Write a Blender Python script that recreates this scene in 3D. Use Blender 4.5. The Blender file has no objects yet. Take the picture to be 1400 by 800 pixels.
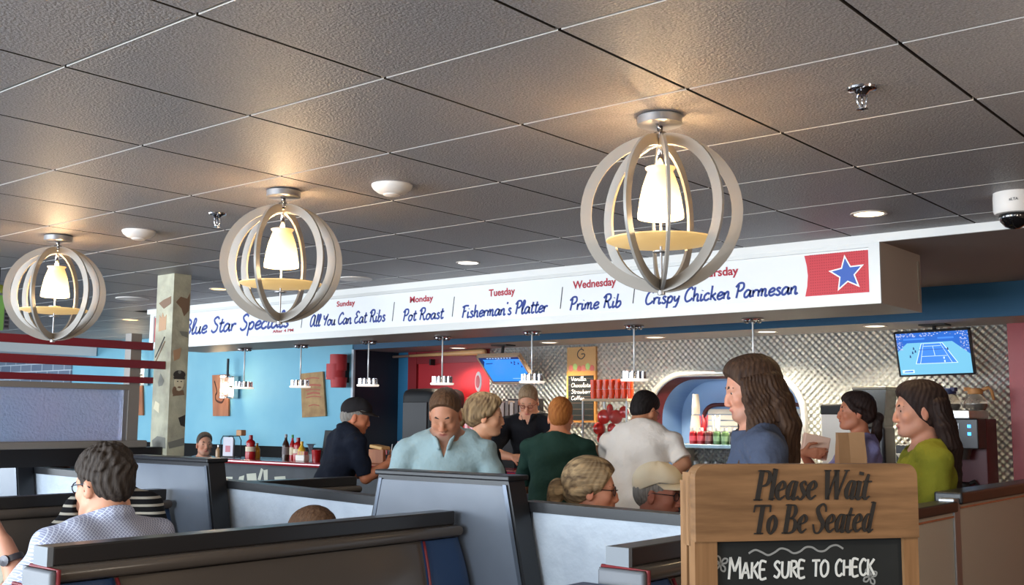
import bpy, bmesh, math, random
import numpy as np
from mathutils import Vector, Matrix
random.seed(7); RNG = np.random.default_rng(7)
C = bpy.context.scene.collection
SC = bpy.context.scene
PI = math.pi

# ------------------------------------------------------------------ camera
CZ, T = 1.5, .61
CEIL = 2.4406
YAW, PITCH, ROLL, FPX = .6907046, .1161293, .0069049, 1477.4
def _axes():
    Rz = Matrix.Rotation(YAW, 3, 'Z')
    fw = Vector((0, math.cos(PITCH), math.sin(PITCH))); up = Vector((0, -math.sin(PITCH), math.cos(PITCH))); rt = Vector((1, 0, 0))
    r = Rz @ (rt*math.cos(ROLL) + up*math.sin(ROLL)); u = Rz @ (-rt*math.sin(ROLL) + up*math.cos(ROLL))
    return r, u, Rz @ fw
CR, CU, CF = _axes()
CO = Vector((0, 0, CZ))
camd = bpy.data.cameras.new('camera'); cam = bpy.data.objects.new('camera', camd); C.objects.link(cam)
camd.sensor_width = 36; camd.lens = FPX/1400*36; camd.clip_start = .05
mw = Matrix.Identity(4)
for i in range(3):
    mw[i][0] = CR[i]; mw[i][1] = CU[i]; mw[i][2] = -CF[i]; mw[i][3] = CO[i]
cam.matrix_world = mw
SC.camera = cam
# turn a measured pixel of the photograph into a point of the room
def ray(px, py): return CF + CR*((px-700)/FPX) + CU*((400-py)/FPX)
def onz(px, py, z): r = ray(px, py); return CO + r*((z-CZ)/r.z)
def ony(px, py, y): r = ray(px, py); return CO + r*(y/r.y)
def onx(px, py, x): r = ray(px, py); return CO + r*(x/r.x)
def atd(px, py, d): return CO + ray(px, py)*d

# ------------------------------------------------------------------ world, lights, exposure
SC.view_settings.view_transform = 'Standard'; SC.view_settings.look = 'None'
SC.view_settings.exposure = 0.52; SC.view_settings.gamma = 1.0; SC.view_settings.use_curve_mapping = False
W = bpy.data.worlds.new('daylight'); SC.world = W; W.use_nodes = True
W.node_tree.nodes['Background'].inputs[0].default_value = (.80, .90, 1.0, 1)
W.node_tree.nodes['Background'].inputs[1].default_value = 1.7
def area(name, loc, target, sx, sy, power, col):
    l = bpy.data.lights.new(name, 'AREA'); l.shape = 'RECTANGLE'; l.size = sx; l.size_y = sy; l.energy = power; l.color = col
    o = bpy.data.objects.new(name, l); C.objects.link(o); o.location = loc
    o.rotation_euler = (Vector(target)-Vector(loc)).to_track_quat('-Z', 'Y').to_euler()
    return o
def spot(name, loc, power, col, ang=120, r=.05, target=None):
    l = bpy.data.lights.new(name, 'SPOT'); l.energy = power; l.color = col; l.spot_size = math.radians(ang); l.spot_blend = .6; l.shadow_soft_size = r
    o = bpy.data.objects.new(name, l); C.objects.link(o); o.location = loc
    if target is not None: o.rotation_euler = (Vector(target)-Vector(loc)).to_track_quat('-Z', 'Y').to_euler()
    return o
# daylight from the window fronts behind and to the side of the camera
area('window_light', (-6.0, -3.2, 1.55), (-4.5, 4, 1.1), 9, 2.0, 680, (.80, .90, 1.0))
area('window_light_side', (-15.2, 1.0, 1.6), (-6, 4, 1.2), 5, 1.8, 260, (.82, .91, 1.0))
WARM = (1.0, .72, .42)
# added warm fill lights without lamp bodies, continuing the hanging rows out of view
for x, y in ((.10, 2.82), (1.94, 2.82), (.10, .55), (1.94, .55), (-1.74, .2)):
    l = bpy.data.lights.new('added_row_fill', 'POINT'); l.energy = 18; l.color = (1.0, .88, .72); l.shadow_soft_size = .14
    o = bpy.data.objects.new('added_row_fill', l); C.objects.link(o); o.location = (x, y, 2.0)

# ------------------------------------------------------------------ materials
def lin(c):
    return tuple((v/12.92 if v <= .04045 else ((v+.055)/1.055)**2.4) for v in (x/255 for x in c))
MATS = {}
def M(name, rgb, rough=.5, metal=0, spec=.5, bump=None, mix=None, emit=None, trans=0, coat=0, alpha=1, ior=1.45, aniso=0):
    if name in MATS: return MATS[name]
    m = bpy.data.materials.new(name); m.use_nodes = True; MATS[name] = m
    nt = m.node_tree; b = nt.nodes['Principled BSDF']
    def s(k, v):
        if k in b.inputs: b.inputs[k].default_value = v
    s('Base Color', (*lin(rgb), 1)); s('Roughness', rough); s('Metallic', metal); s('Specular IOR Level', spec)
    s('Transmission Weight', trans); s('Coat Weight', coat); s('Alpha', alpha); s('IOR', ior); s('Coat Roughness', .12)
    if emit: s('Emission Color', (*lin(emit[0]), 1)); s('Emission Strength', emit[1])
    tc = nt.nodes.new('ShaderNodeTexCoord')
    if mix:  # (rgb2, scale, detail, contrast, stretch)
        rgb2, sc, det, lo, hi, st = (list(mix)+[4, .35, .65, (1, 1, 1)][len(mix)-2:]) if len(mix) < 6 else mix
        mp = nt.nodes.new('ShaderNodeMapping'); mp.inputs['Scale'].default_value = st
        n = nt.nodes.new('ShaderNodeTexNoise'); n.inputs['Scale'].default_value = sc; n.inputs['Detail'].default_value = det
        r = nt.nodes.new('ShaderNodeValToRGB'); e = r.color_ramp.elements
        e[0].position = lo; e[1].position = hi; e[0].color = (*lin(rgb), 1); e[1].color = (*lin(rgb2), 1)
        nt.links.new(tc.outputs['Object'], mp.inputs['Vector']); nt.links.new(mp.outputs[0], n.inputs['Vector'])
        nt.links.new(n.outputs['Fac'], r.inputs[0]); nt.links.new(r.outputs[0], b.inputs['Base Color'])
    if bump:  # (scale, strength, distance, stretch)
        sc, stg, dist = bump[:3]; st = bump[3] if len(bump) > 3 else (1, 1, 1)
        mp = nt.nodes.new('ShaderNodeMapping'); mp.inputs['Scale'].default_value = st
        n = nt.nodes.new('ShaderNodeTexNoise'); n.inputs['Scale'].default_value = sc; n.inputs['Detail'].default_value = 3
        bp = nt.nodes.new('ShaderNodeBump'); bp.inputs['Strength'].default_value = stg; bp.inputs['Distance'].default_value = dist
        nt.links.new(tc.outputs['Object'], mp.inputs['Vector']); nt.links.new(mp.outputs[0], n.inputs['Vector'])
        nt.links.new(n.outputs['Fac'], bp.inputs['Height']); nt.links.new(bp.outputs[0], b.inputs['Normal'])
    return m
def node(nt, typ, **kw):
    n = nt.nodes.new(typ)
    for k, v in kw.items(): setattr(n, k, v)
    return n
def math_n(nt, op, a, b=None):
    n = node(nt, 'ShaderNodeMath', operation=op)
    for i, v in enumerate((a, b)):
        if v is None: continue
        if isinstance(v, (int, float)): n.inputs[i].default_value = v
        else: nt.links.new(v, n.inputs[i])
    return n.outputs[0]
def quilt_mat(name, p, dist, rgb, rough):
    m = M(name, rgb, rough, .8); nt = m.node_tree; b = nt.nodes['Principled BSDF']
    tc = node(nt, 'ShaderNodeTexCoord'); sx = node(nt, 'ShaderNodeSeparateXYZ'); nt.links.new(tc.outputs['Object'], sx.inputs[0])
    a = math_n(nt, 'SINE', math_n(nt, 'MULTIPLY', sx.outputs['X'], PI/p)); c = math_n(nt, 'SINE', math_n(nt, 'MULTIPLY', sx.outputs['Z'], PI/p))
    h = math_n(nt, 'MULTIPLY', a, c)
    bp = node(nt, 'ShaderNodeBump'); bp.inputs['Strength'].default_value = 1; bp.inputs['Distance'].default_value = dist
    nt.links.new(h, bp.inputs['Height']); nt.links.new(bp.outputs[0], b.inputs['Normal'])
    return m
def stripes_mat(name, c1, c2, axis, period, duty, rough=.8, grid=None):
    m = M(name, c1, rough, 0, .2); nt = m.node_tree; b = nt.nodes['Principled BSDF']
    tc = node(nt, 'ShaderNodeTexCoord'); sx = node(nt, 'ShaderNodeSeparateXYZ'); nt.links.new(tc.outputs['Object'], sx.inputs[0])
    def line(v): return math_n(nt, 'LESS_THAN', math_n(nt, 'FRACT', math_n(nt, 'DIVIDE', v, period)), duty)
    if grid:
        u = math_n(nt, 'ADD', sx.outputs['X'], sx.outputs['Z']); v = math_n(nt, 'SUBTRACT', sx.outputs['X'], sx.outputs['Z'])
        f = math_n(nt, 'MAXIMUM', line(u), line(v))
    else:
        f = line(sx.outputs[axis])
    mx = node(nt, 'ShaderNodeMix', data_type='RGBA')
    nt.links.new(f, mx.inputs[0]); mx.inputs[6].default_value = (*lin(c1), 1); mx.inputs[7].default_value = (*lin(c2), 1)
    nt.links.new(mx.outputs[2], b.inputs['Base Color'])
    return m
def brick_mat(name):
    m = M(name, (120, 130, 145), .8); nt = m.node_tree; b = nt.nodes['Principled BSDF']
    tc = node(nt, 'ShaderNodeTexCoord'); mp = node(nt, 'ShaderNodeMapping'); mp.inputs['Rotation'].default_value = (-PI/2, 0, 0)
    br = node(nt, 'ShaderNodeTexBrick'); br.inputs['Scale'].default_value = 1; br.inputs['Brick Width'].default_value = .3; br.inputs['Row Height'].default_value = .1
    br.inputs['Mortar Size'].default_value = .007
    br.inputs['Color1'].default_value = (*lin((118, 130, 148)), 1); br.inputs['Color2'].default_value = (*lin((104, 118, 138)), 1); br.inputs['Mortar'].default_value = (*lin((190, 200, 210)), 1)
    nt.links.new(tc.outputs['Object'], mp.inputs[0]); nt.links.new(mp.outputs[0], br.inputs[0]); nt.links.new(br.outputs[0], b.inputs['Base Color'])
    return m
def vcol_mat(name, rough=.55, bump=None, spec=.35):
    m = M(name, (200, 150, 120), rough, 0, spec, bump=bump); nt = m.node_tree
    a = node(nt, 'ShaderNodeAttribute', attribute_name='col'); nt.links.new(a.outputs['Color'], nt.nodes['Principled BSDF'].inputs['Base Color'])
    return m
def hair_mat(name, c1, c2, sc=60, st=(1, 1, .08)):
    m = M(name, c1, .68, 0, .2, bump=(sc*3, .4, .004, st), mix=(c2, sc*2.2, 3, .32, .8, st))
    return m

black = M('black_laminate', (30, 31, 34), .35, bump=(60, .1, .002))
blackm = M('matte_black', (22, 22, 24), .6)
chrome = M('chrome', (190, 190, 194), .12, 1)
steel = M('brushed_steel', (184, 180, 166), .48, .25, bump=(30, .15, .002, (1, 40, 1)))
alu = M('aluminium_grey', (160, 162, 165), .4, .8)
white = M('white_paint', (232, 232, 230), .5)

# ------------------------------------------------------------------ mesh builder
class MB:
    def __init__(s): s.v = []; s.f = []; s.mi = []; s.m = 0
    def add(s, vs, fs, M4=None):
        o = len(s.v)
        s.v += [tuple(M4 @ Vector(p)) for p in vs] if M4 is not None else [tuple(p) for p in vs]
        s.f += [tuple(o+i for i in f) for f in fs]; s.mi += [s.m]*len(fs); return s
    def mat(s, i): s.m = i; return s
    def box(s, lo, hi, M4=None, bev=0):
        if bev:
            bm = bmesh.new(); bmesh.ops.create_cube(bm, size=1)
            for v in bm.verts: v.co = Vector([(lo[i]+hi[i])/2 + v.co[i]*(hi[i]-lo[i]) for i in range(3)])
            bmesh.ops.bevel(bm, geom=bm.edges[:], offset=bev, segments=3, affect='EDGES', profile=.5)
            bm.verts.index_update()
            vs = [v.co[:] for v in bm.verts]; fs = [[v.index for v in f.verts] for f in bm.faces]; bm.free(); return s.add(vs, fs, M4)
        x0, y0, z0 = lo; x1, y1, z1 = hi
        vs = [(x0, y0, z0), (x1, y0, z0), (x1, y1, z0), (x0, y1, z0), (x0, y0, z1), (x1, y0, z1), (x1, y1, z1), (x0, y1, z1)]
        return s.add(vs, [(0, 3, 2, 1), (4, 5, 6, 7), (0, 1, 5, 4), (1, 2, 6, 5), (2, 3, 7, 6), (3, 0, 4, 7)], M4)
    def lathe(s, prof, c=(0, 0, 0), seg=24, M4=None, rib=0, ribn=0):
        vs, fs = [], []
        n = len(prof)
        for i in range(seg):
            a = 2*PI*i/seg
            for r, z in prof:
                rr = r*(1+rib*math.cos(ribn*a)) if rib else r
                vs.append((c[0]+rr*math.cos(a), c[1]+rr*math.sin(a), c[2]+z))
        for i in range(seg):
            j = (i+1) % seg
            for k in range(n-1): fs.append((i*n+k, j*n+k, j*n+k+1, i*n+k+1))
        if prof[0][0] > 1e-4: fs.append(tuple(i*n for i in range(seg-1, -1, -1)))
        if prof[-1][0] > 1e-4: fs.append(tuple(i*n+n-1 for i in range(seg)))
        return s.add(vs, fs, M4)
    def openlathe(s, prof, c=(0, 0, 0), seg=24, M4=None):
        vs, fs = [], []; n = len(prof)
        for i in range(seg):
            a = 2*PI*i/seg
            for r, z in prof: vs.append((c[0]+r*math.cos(a), c[1]+r*math.sin(a), c[2]+z))
        for i in range(seg):
            j = (i+1) % seg
            for k in range(n-1): fs.append((i*n+k, j*n+k, j*n+k+1, i*n+k+1))
        return s.add(vs, fs, M4)
    def tube(s, pts, r, seg=8, M4=None, closed=False, caps=True):
        P = [Vector(p) for p in pts]; n = len(P); vs, fs = [], []
        rs = r if isinstance(r, (list, tuple)) else [r]*n
        prev = None
        for i in range(n):
            a = P[i-1] if (i > 0 or closed) else P[i]; b = P[(i+1) % n] if (i < n-1 or closed) else P[i]
            t = (b-a).normalized()
            if prev is None:
                x = t.cross(Vector((0, 0, 1)))
                if x.length < 1e-3: x = t.cross(Vector((1, 0, 0)))
            else: x = prev - t*prev.dot(t)
            x.normalize(); prev = x; y = t.cross(x)
            for k in range(seg):
                an = 2*PI*k/seg; vs.append(P[i]+x*(rs[i]*math.cos(an))+y*(rs[i]*math.sin(an)))
        for i in range(n if closed else n-1):
            j = (i+1) % n
            for k in range(seg):
                l = (k+1) % seg; fs.append((i*seg+k, i*seg+l, j*seg+l, j*seg+k))
        if not closed and caps:
            fs.append(tuple(range(seg-1, -1, -1))); fs.append(tuple((n-1)*seg+k for k in range(seg)))
        return s.add(vs, fs, M4)
    def band(s, pts, side, w, t, M4=None, closed=True):
        """a flat strap along a path; side = width direction, t = thickness outward"""
        P = [Vector(p) for p in pts]; n = len(P); vs, fs = [], []; S = Vector(side).normalized()
        for i in range(n):
            a = P[i-1]; b = P[(i+1) % n]; tn = (b-a).normalized(); o = tn.cross(S).normalized()
            for dx, dy in ((-1, -1), (1, -1), (1, 1), (-1, 1)): vs.append(P[i]+S*(dx*w/2)+o*(dy*t/2))
        for i in range(n):
            j = (i+1) % n
            for k in range(4): l = (k+1) % 4; fs.append((i*4+k, i*4+l, j*4+l, j*4+k))
        return s.add(vs, fs, M4)
    def ell(s, c, r, seg=16, rings=10, M4=None):
        vs, fs = [], []
        for i in range(rings+1):
            th = PI*i/rings
            for k in range(seg):
                a = 2*PI*k/seg; vs.append((c[0]+r[0]*math.sin(th)*math.cos(a), c[1]+r[1]*math.sin(th)*math.sin(a), c[2]+r[2]*math.cos(th)))
        for i in range(rings):
            for k in range(seg):
                l = (k+1) % seg; fs.append((i*seg+k, (i+1)*seg+k, (i+1)*seg+l, i*seg+l))
        return s.add(vs, fs, M4)
    def prism(s, poly, d, M4=None):
        """poly in local xz, thickness along +y from 0 to d"""
        n = len(poly); vs = [(x, 0, z) for x, z in poly]+[(x, d, z) for x, z in poly]
        fs = [tuple(range(n)), tuple(range(2*n-1, n-1, -1))]+[(i, i+n, (i+1) % n+n, (i+1) % n) for i in range(n)]
        return s.add(vs, fs, M4)
    def ribbon(s, pts, w, fr, d=.002, smooth=6):
        """pts 2-D (x,y[,w]) swept as a flat brush stroke on frame fr=(origin,right,up); raised by d"""
        P = [(p[0], p[1], p[2] if len(p) > 2 else w) for p in pts]
        if smooth and len(P) > 2:
            Q = []
            for i in range(len(P)-1):
                p0 = P[max(i-1, 0)]; p1 = P[i]; p2 = P[i+1]; p3 = P[min(i+2, len(P)-1)]
                for k in range(smooth):
                    t = k/smooth
                    Q.append(tuple(.5*((2*p1[c])+(-p0[c]+p2[c])*t+(2*p0[c]-5*p1[c]+4*p2[c]-p3[c])*t*t+(-p0[c]+3*p1[c]-3*p2[c]+p3[c])*t**3) for c in range(3)))
            Q.append(P[-1]); P = Q
        O, R_, U_ = Vector(fr[0]), Vector(fr[1]), Vector(fr[2]); N = R_.normalized().cross(U_.normalized())
        n = len(P); vs, fs = [], []
        for i in range(n):
            a = P[max(i-1, 0)]; b = P[min(i+1, n-1)]; tx, ty = b[0]-a[0], b[1]-a[1]; L = math.hypot(tx, ty) or 1
            nx, ny = -ty/L, tx/L; hw = max(P[i][2], .004)/2
            for sgn in (1, -1):
                x = P[i][0]+nx*hw*sgn; y = P[i][1]+ny*hw*sgn
                q = O+R_*x+U_*y; vs.append(q+N*d); vs.append(q)
        for i in range(n-1):
            a, b = i*4, (i+1)*4
            fs += [(a, a+2, b+2, b), (a, b, b+1, a+1), (a+2, a+3, b+3, b+2)]
        fs += [(0, 1, 3, 2), ((n-1)*4, (n-1)*4+2, (n-1)*4+3, (n-1)*4+1)]
        return s.add(vs, fs)
    def mesh(s, name):
        me = bpy.data.meshes.new(name); me.from_pydata(s.v, [], s.f); me.polygons.foreach_set('material_index', s.mi); return me
    def build(s, name, mats, parent=None, smooth=False, world=False):
        """world=True: the vertices are given in room coordinates"""
        if world and parent is not None:
            Mi = chain(parent).inverted(); s.v = [tuple(Mi @ Vector(p)) for p in s.v]
        me = s.mesh(name)
        for m in (mats if isinstance(mats, (list, tuple)) else [mats]): me.materials.append(m)
        bm = bmesh.new(); bm.from_mesh(me); bmesh.ops.recalc_face_normals(bm, faces=bm.faces[:]); bm.to_mesh(me); bm.free()
        if smooth: set_smooth(me, smooth)
        o = bpy.data.objects.new(name, me); C.objects.link(o)
        if parent is not None: o.parent = parent
        return o
def chain(o):
    m = o.matrix_basis.copy()
    while o.parent is not None: o = o.parent; m = o.matrix_basis @ m
    return m
def set_smooth(me, ang=True):
    me.polygons.foreach_set('use_smooth', [True]*len(me.polygons))
    if ang is not True: me.set_sharp_from_angle(angle=math.radians(ang))
def thing(name, label, cat, loc=(0, 0, 0), rz=0, group=None):
    o = bpy.data.objects.new(name, None); C.objects.link(o); o.empty_display_size = .1
    o.location = loc; o.rotation_euler = (0, 0, rz); return tag(o, label, cat, group)
def tag(o, label, cat, group=None):
    o['label'] = label; o['category'] = cat
    if group: o['group'] = group
    return o
def struct(o, label=None):
    o['kind'] = 'structure'
    if label: o['label'] = label
    return o
def dup(root, loc=None, rz=None, label=None):
    r = root.copy(); C.objects.link(r)
    if loc is not None: r.location = loc
    if rz is not None: r.rotation_euler = (0, 0, rz)
    if label: r['label'] = label
    for ch in list(root.children):
        c = ch.copy(); C.objects.link(c); c.parent = r
        for g in ch.children:
            d = g.copy(); C.objects.link(d); d.parent = c
    return r
def circ(r, n=48, c=(0, 0, 0), ax='z'):
    out = []
    for i in range(n):
        a = 2*PI*i/n; x, y = r*math.cos(a), r*math.sin(a)
        out.append((c[0]+x, c[1]+y, c[2]) if ax == 'z' else (c[0]+x, c[1], c[2]+y) if ax == 'y' else (c[0], c[1]+x, c[2]+y))
    return out
def face_lettering(body, size, fr, name, m, parent, bold=0, width=1, depth=.002):
    """plain sans letters of the built-in face laid on frame fr, fitted to `width` metres"""
    cu = bpy.data.curves.new('lettering_curve', 'FONT'); cu.body = body; cu.size = 1; cu.offset = bold; cu.resolution_u = 4
    to = bpy.data.objects.new('lettering_curve', cu); C.objects.link(to); dg = bpy.context.evaluated_depsgraph_get()
    me = bpy.data.meshes.new_from_object(to.evaluated_get(dg)); bpy.data.objects.remove(to)
    xs = [v.co.x for v in me.vertices]; x0, x1 = min(xs), max(xs); O, R_, U_ = map(Vector, fr); N = R_.cross(U_).normalized()
    mb = MB(); sx = width/(x1-x0)
    mb.add([O+R_*((v.co.x-x0)*sx)+U_*(v.co.y*size/.7)+N*depth for v in me.vertices], [tuple(p.vertices) for p in me.polygons])
    bpy.data.meshes.remove(me)
    return mb.build(name, m, parent, world=True)
# brush script and chalk alphabets: stroke tables (advance, strokes)
SCRIPT = {
 'a': (.52, [[(.42, .42), (.25, .5), (.08, .3), (.1, .05), (.25, .02), (.4, .25), (.43, .48), (.42, .2), (.46, .03), (.55, .08)]]),
 'b': (.46, [[(.12, 1), (.1, .5), (.1, .05), (.25, 0), (.4, .2), (.35, .42), (.2, .42), (.12, .3)]]),
 'c': (.42, [[(.4, .4), (.28, .5), (.1, .35), (.08, .12), (.22, 0), (.42, .12)]]),
 'e': (.42, [[(.08, .22), (.3, .27), (.4, .4), (.27, .5), (.1, .35), (.08, .12), (.22, 0), (.45, .12)]]),
 'f': (.34, [[(.4, .9), (.28, 1), (.18, .8), (.14, 0)], [(.02, .5), (.36, .54)]]),
 'h': (.5, [[(.1, 1), (.1, 0)], [(.1, .3), (.25, .48), (.36, .42), (.36, .1), (.4, 0), (.5, .05)]]),
 'i': (.24, [[(.1, .48), (.08, .1), (.14, 0), (.26, .1)], [(.13, .68), (.14, .73)]]),
 'k': (.46, [[(.1, 1), (.1, 0)], [(.4, .46), (.12, .24)], [(.18, .27), (.4, 0), (.46, .02)]]),
 'l': (.27, [[(.08, .2), (.25, .8), (.22, 1), (.12, .95), (.08, .5), (.1, .05), (.2, 0), (.3, .1)]]),
 'm': (.66, [[(.06, .46), (.08, 0)], [(.08, .28), (.2, .48), (.28, .42), (.28, 0)], [(.28, .28), (.4, .48), (.5, .42), (.5, .08), (.56, 0), (.66, .08)]]),
 'n': (.48, [[(.08, .48), (.08, 0)], [(.08, .28), (.24, .48), (.34, .42), (.34, .08), (.4, 0), (.5, .08)]]),
 'o': (.48, [[(.25, .5), (.1, .38), (.08, .12), (.22, 0), (.38, .12), (.4, .38), (.25, .5), (.38, .42), (.5, .42)]]),
 'p': (.46, [[(.1, .48), (.08, -.4)], [(.1, .3), (.25, .48), (.4, .36), (.35, .1), (.2, .02), (.1, .1)]]),
 'r': (.36, [[(.08, .48), (.1, 0)], [(.1, .25), (.2, .44), (.38, .44)]]),
 's': (.38, [[(.34, .42), (.22, .5), (.12, .4), (.24, .26), (.34, .12), (.22, 0), (.06, .08)]]),
 't': (.34, [[(.2, .85), (.14, .3), (.16, .05), (.26, 0), (.36, .1)], [(.02, .55), (.36, .6)]]),
 'u': (.48, [[(.08, .48), (.08, .12), (.18, 0), (.34, .15), (.38, .48), (.36, .1), (.42, 0), (.5, .08)]]),
 'w': (.6, [[(.06, .48), (.14, 0), (.28, .4), (.4, 0), (.54, .48)]]),
 'y': (.46, [[(.08, .48), (.1, .2), (.2, .12), (.36, .3)], [(.4, .48), (.34, 0), (.2, -.35), (.08, -.28)]]),
 'A': (.68, [[(.5, .85), (.35, 1), (.1, .7), (.05, .2), (.2, 0), (.42, .3), (.52, .95), (.5, .2), (.58, .02), (.68, .1)]]),
 'B': (.6, [[(.15, .95), (.12, 0)], [(.05, .85), (.3, 1), (.5, .8), (.35, .55), (.15, .52), (.4, .5), (.55, .28), (.4, .02), (.12, .05)]]),
 'C': (.56, [[(.55, .8), (.4, 1), (.15, .75), (.06, .3), (.2, .02), (.45, .1), (.56, .25)]]),
 'E': (.52, [[(.5, .85), (.32, 1), (.14, .8), (.3, .56), (.12, .45), (.06, .2), (.22, 0), (.5, .15)]]),
 'F': (.52, [[(.2, .9), (.14, 0)], [(.02, .85), (.3, .97), (.6, .95)], [(.16, .5), (.42, .55)]]),
 'P': (.54, [[(.18, .9), (.12, 0)], [(0, .75), (.2, 1), (.45, .98), (.5, .7), (.35, .5), (.16, .48)]]),
 'R': (.64, [[(.18, .9), (.12, 0)], [(0, .75), (.2, 1), (.45, .98), (.5, .72), (.35, .52), (.18, .5), (.34, .42), (.46, .08), (.54, 0), (.64, .08)]]),
 'S': (.54, [[(.5, .85), (.35, 1), (.15, .85), (.25, .6), (.45, .4), (.4, .1), (.2, 0), (.04, .15)]]),
 'V': (.5, [[(.02, .95), (.22, 0), (.5, 1)]]),
 'Y': (.52, [[(.05, .9), (.12, .6), (.25, .55), (.45, .8)], [(.52, 1), (.35, .4), (.25, 0)]]),
 "'": (.16, [[(.1, 1), (.07, .84)]]), ' ': (.3, [])}
CHALK = {'M': (.72, [[(.05, 0), (.1, 1)], [(.1, 1), (.35, .35)], [(.35, .35), (.6, 1)], [(.6, 1), (.66, 0)]]), 'A': (.5, [[(0, 0), (.22, .75)], [(.22, .75), (.42, 0)], [(.08, .28), (.36, .28)]]),
 'K': (.46, [[(.05, .75), (.05, 0)], [(.4, .75), (.07, .35)], [(.15, .42), (.42, 0)]]), 'E': (.42, [[(.36, .74), (.05, .75), (.05, 0), (.38, 0)], [(.05, .4), (.3, .4)]]),
 'S': (.44, [[(.36, .66), (.2, .76), (.07, .6), (.2, .42), (.34, .25), (.22, .02), (.03, .1)]]), 'U': (.48, [[(.04, .75), (.05, .15), (.2, 0), (.36, .15), (.4, .75)]]),
 'R': (.44, [[(.05, 0), (.05, .75)], [(.05, .75), (.3, .72), (.33, .5), (.06, .38)], [(.12, .38), (.4, 0)]]), 'T': (.46, [[(.0, .75), (.44, .75)], [(.22, .75), (.22, 0)]]),
 'O': (.5, [[(.22, .76), (.04, .5), (.08, .1), (.25, 0), (.42, .2), (.42, .6), (.22, .76)]]), 'C': (.44, [[(.38, .66), (.22, .76), (.05, .5), (.08, .12), (.24, 0), (.4, .12)]]),
 'H': (.5, [[(.05, .75), (.05, 0)], [(.4, .75), (.4, 0)], [(.05, .4), (.4, .4)]]), ' ': (.34, [])}
SERIF = {
 'P': (.66, [[(.2, 0, .17), (.2, 1, .17)], [(.04, .02, .05), (.4, .02, .05)], [(.04, .98, .05), (.3, .98, .05)], [(.26, .97, .05), (.48, .95, .09), (.58, .75, .17), (.48, .52, .09), (.26, .47, .05)]]),
 'l': (.3, [[(.15, .0, .16), (.15, 1.05, .16)], [(.03, 1.03, .05), (.16, 1.03, .05)], [(.12, .03, .07), (.3, .06, .04)]]),
 'e': (.5, [[(.1, .31, .05), (.34, .37, .06), (.4, .5, .12), (.28, .63, .06), (.13, .45, .15), (.12, .2, .16), (.26, .03, .09), (.46, .15, .04)]]),
 'a': (.55, [[(.38, .6, .06), (.22, .6, .08), (.11, .3, .16), (.17, .05, .1), (.3, .12, .05), (.4, .4, .04)], [(.42, .63, .13), (.37, .12, .15), (.43, .02, .08), (.54, .1, .04)]]),
 's': (.42, [[(.36, .48, .06), (.27, .62, .06), (.14, .52, .1), (.24, .33, .15), (.33, .18, .12), (.21, .01, .06), (.04, .12, .08)]]),
 'W': (1.0, [[(.1, 1, .17), (.28, 0, .15)], [(.28, 0, .06), (.5, .95, .06)], [(.5, 1, .17), (.68, 0, .15)], [(.68, 0, .06), (.95, .98, .06)], [(-.03, .98, .05), (.25, .98, .05)], [(.38, .98, .05), (.62, .98, .05)], [(.84, .98, .05), (1.05, .98, .05)]]),
 'i': (.33, [[(.14, .62, .15), (.12, .1, .15), (.2, .01, .09), (.33, .1, .04)], [(.02, .6, .05), (.14, .6, .05)], [(.16, .82, .16), (.16, .93, .16)]]),
 't': (.38, [[(.2, .85, .08), (.14, .5, .15), (.13, .12, .15), (.22, .01, .09), (.37, .1, .04)], [(.02, .6, .06), (.38, .6, .06)]]),
 'T': (.72, [[(.4, 0, .17), (.4, .97, .17)], [(.05, .96, .08), (.75, .96, .08)], [(.05, .97, .06), (.03, .74, .04)], [(.75, .97, .06), (.77, .74, .04)], [(.2, .02, .05), (.6, .02, .05)]]),
 'o': (.54, [[(.28, .63, .06), (.13, .45, .15), (.13, .18, .15), (.27, 0, .06), (.42, .2, .15), (.42, .45, .15), (.28, .63, .06)]]),
 'B': (.72, [[(.2, 0, .17), (.2, 1, .17)], [(.04, .98, .05), (.3, .98, .05)], [(.26, .97, .05), (.45, .95, .08), (.53, .76, .15), (.44, .55, .08), (.25, .52, .05)], [(.28, .52, .05), (.5, .48, .08), (.61, .27, .17), (.48, .04, .08), (.04, .02, .05)]]),
 'S': (.64, [[(.56, .72, .04), (.52, .9, .07), (.36, 1, .06), (.17, .82, .14), (.3, .56, .17), (.5, .3, .16), (.4, .03, .07), (.18, .02, .07), (.05, .3, .05)]]),
 'd': (.58, [[(.38, .6, .06), (.22, .6, .08), (.11, .3, .16), (.17, .05, .1), (.3, .12, .05), (.4, .4, .04)], [(.46, 1.05, .14), (.38, .12, .15), (.44, .02, .08), (.57, .1, .04)], [(.32, 1.03, .05), (.46, 1.03, .05)]]),
 ' ': (.3, [])}
def stroke_text(body, table, fr, size, width, w, name, m, parent, slant=0, depth=.002, kern=0, wig=0):
    """letters drawn as brush strokes; size = cap height, width = line length in metres, w = stroke width (em) where the table gives none"""
    adv = sum(table[ch][0]+kern for ch in body); sx = width/(adv*size)
    mb = MB(); O, R_, U_ = map(Vector, fr); x = 0; mb_fr = (O, R_*size, U_*size)
    for ch in body:
        a, strokes = table[ch]
        for st in strokes:
            pts = [((x+p[0]+p[1]*slant)*sx, p[1]+wig*math.sin(x*7), (p[2]*min(1, sx*1.1) if len(p) > 2 else w)) for p in st]
            mb.ribbon(pts, w, mb_fr, depth/size if False else depth)
        x += a+kern
    return mb.build(name, m, parent, world=True)

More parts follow.
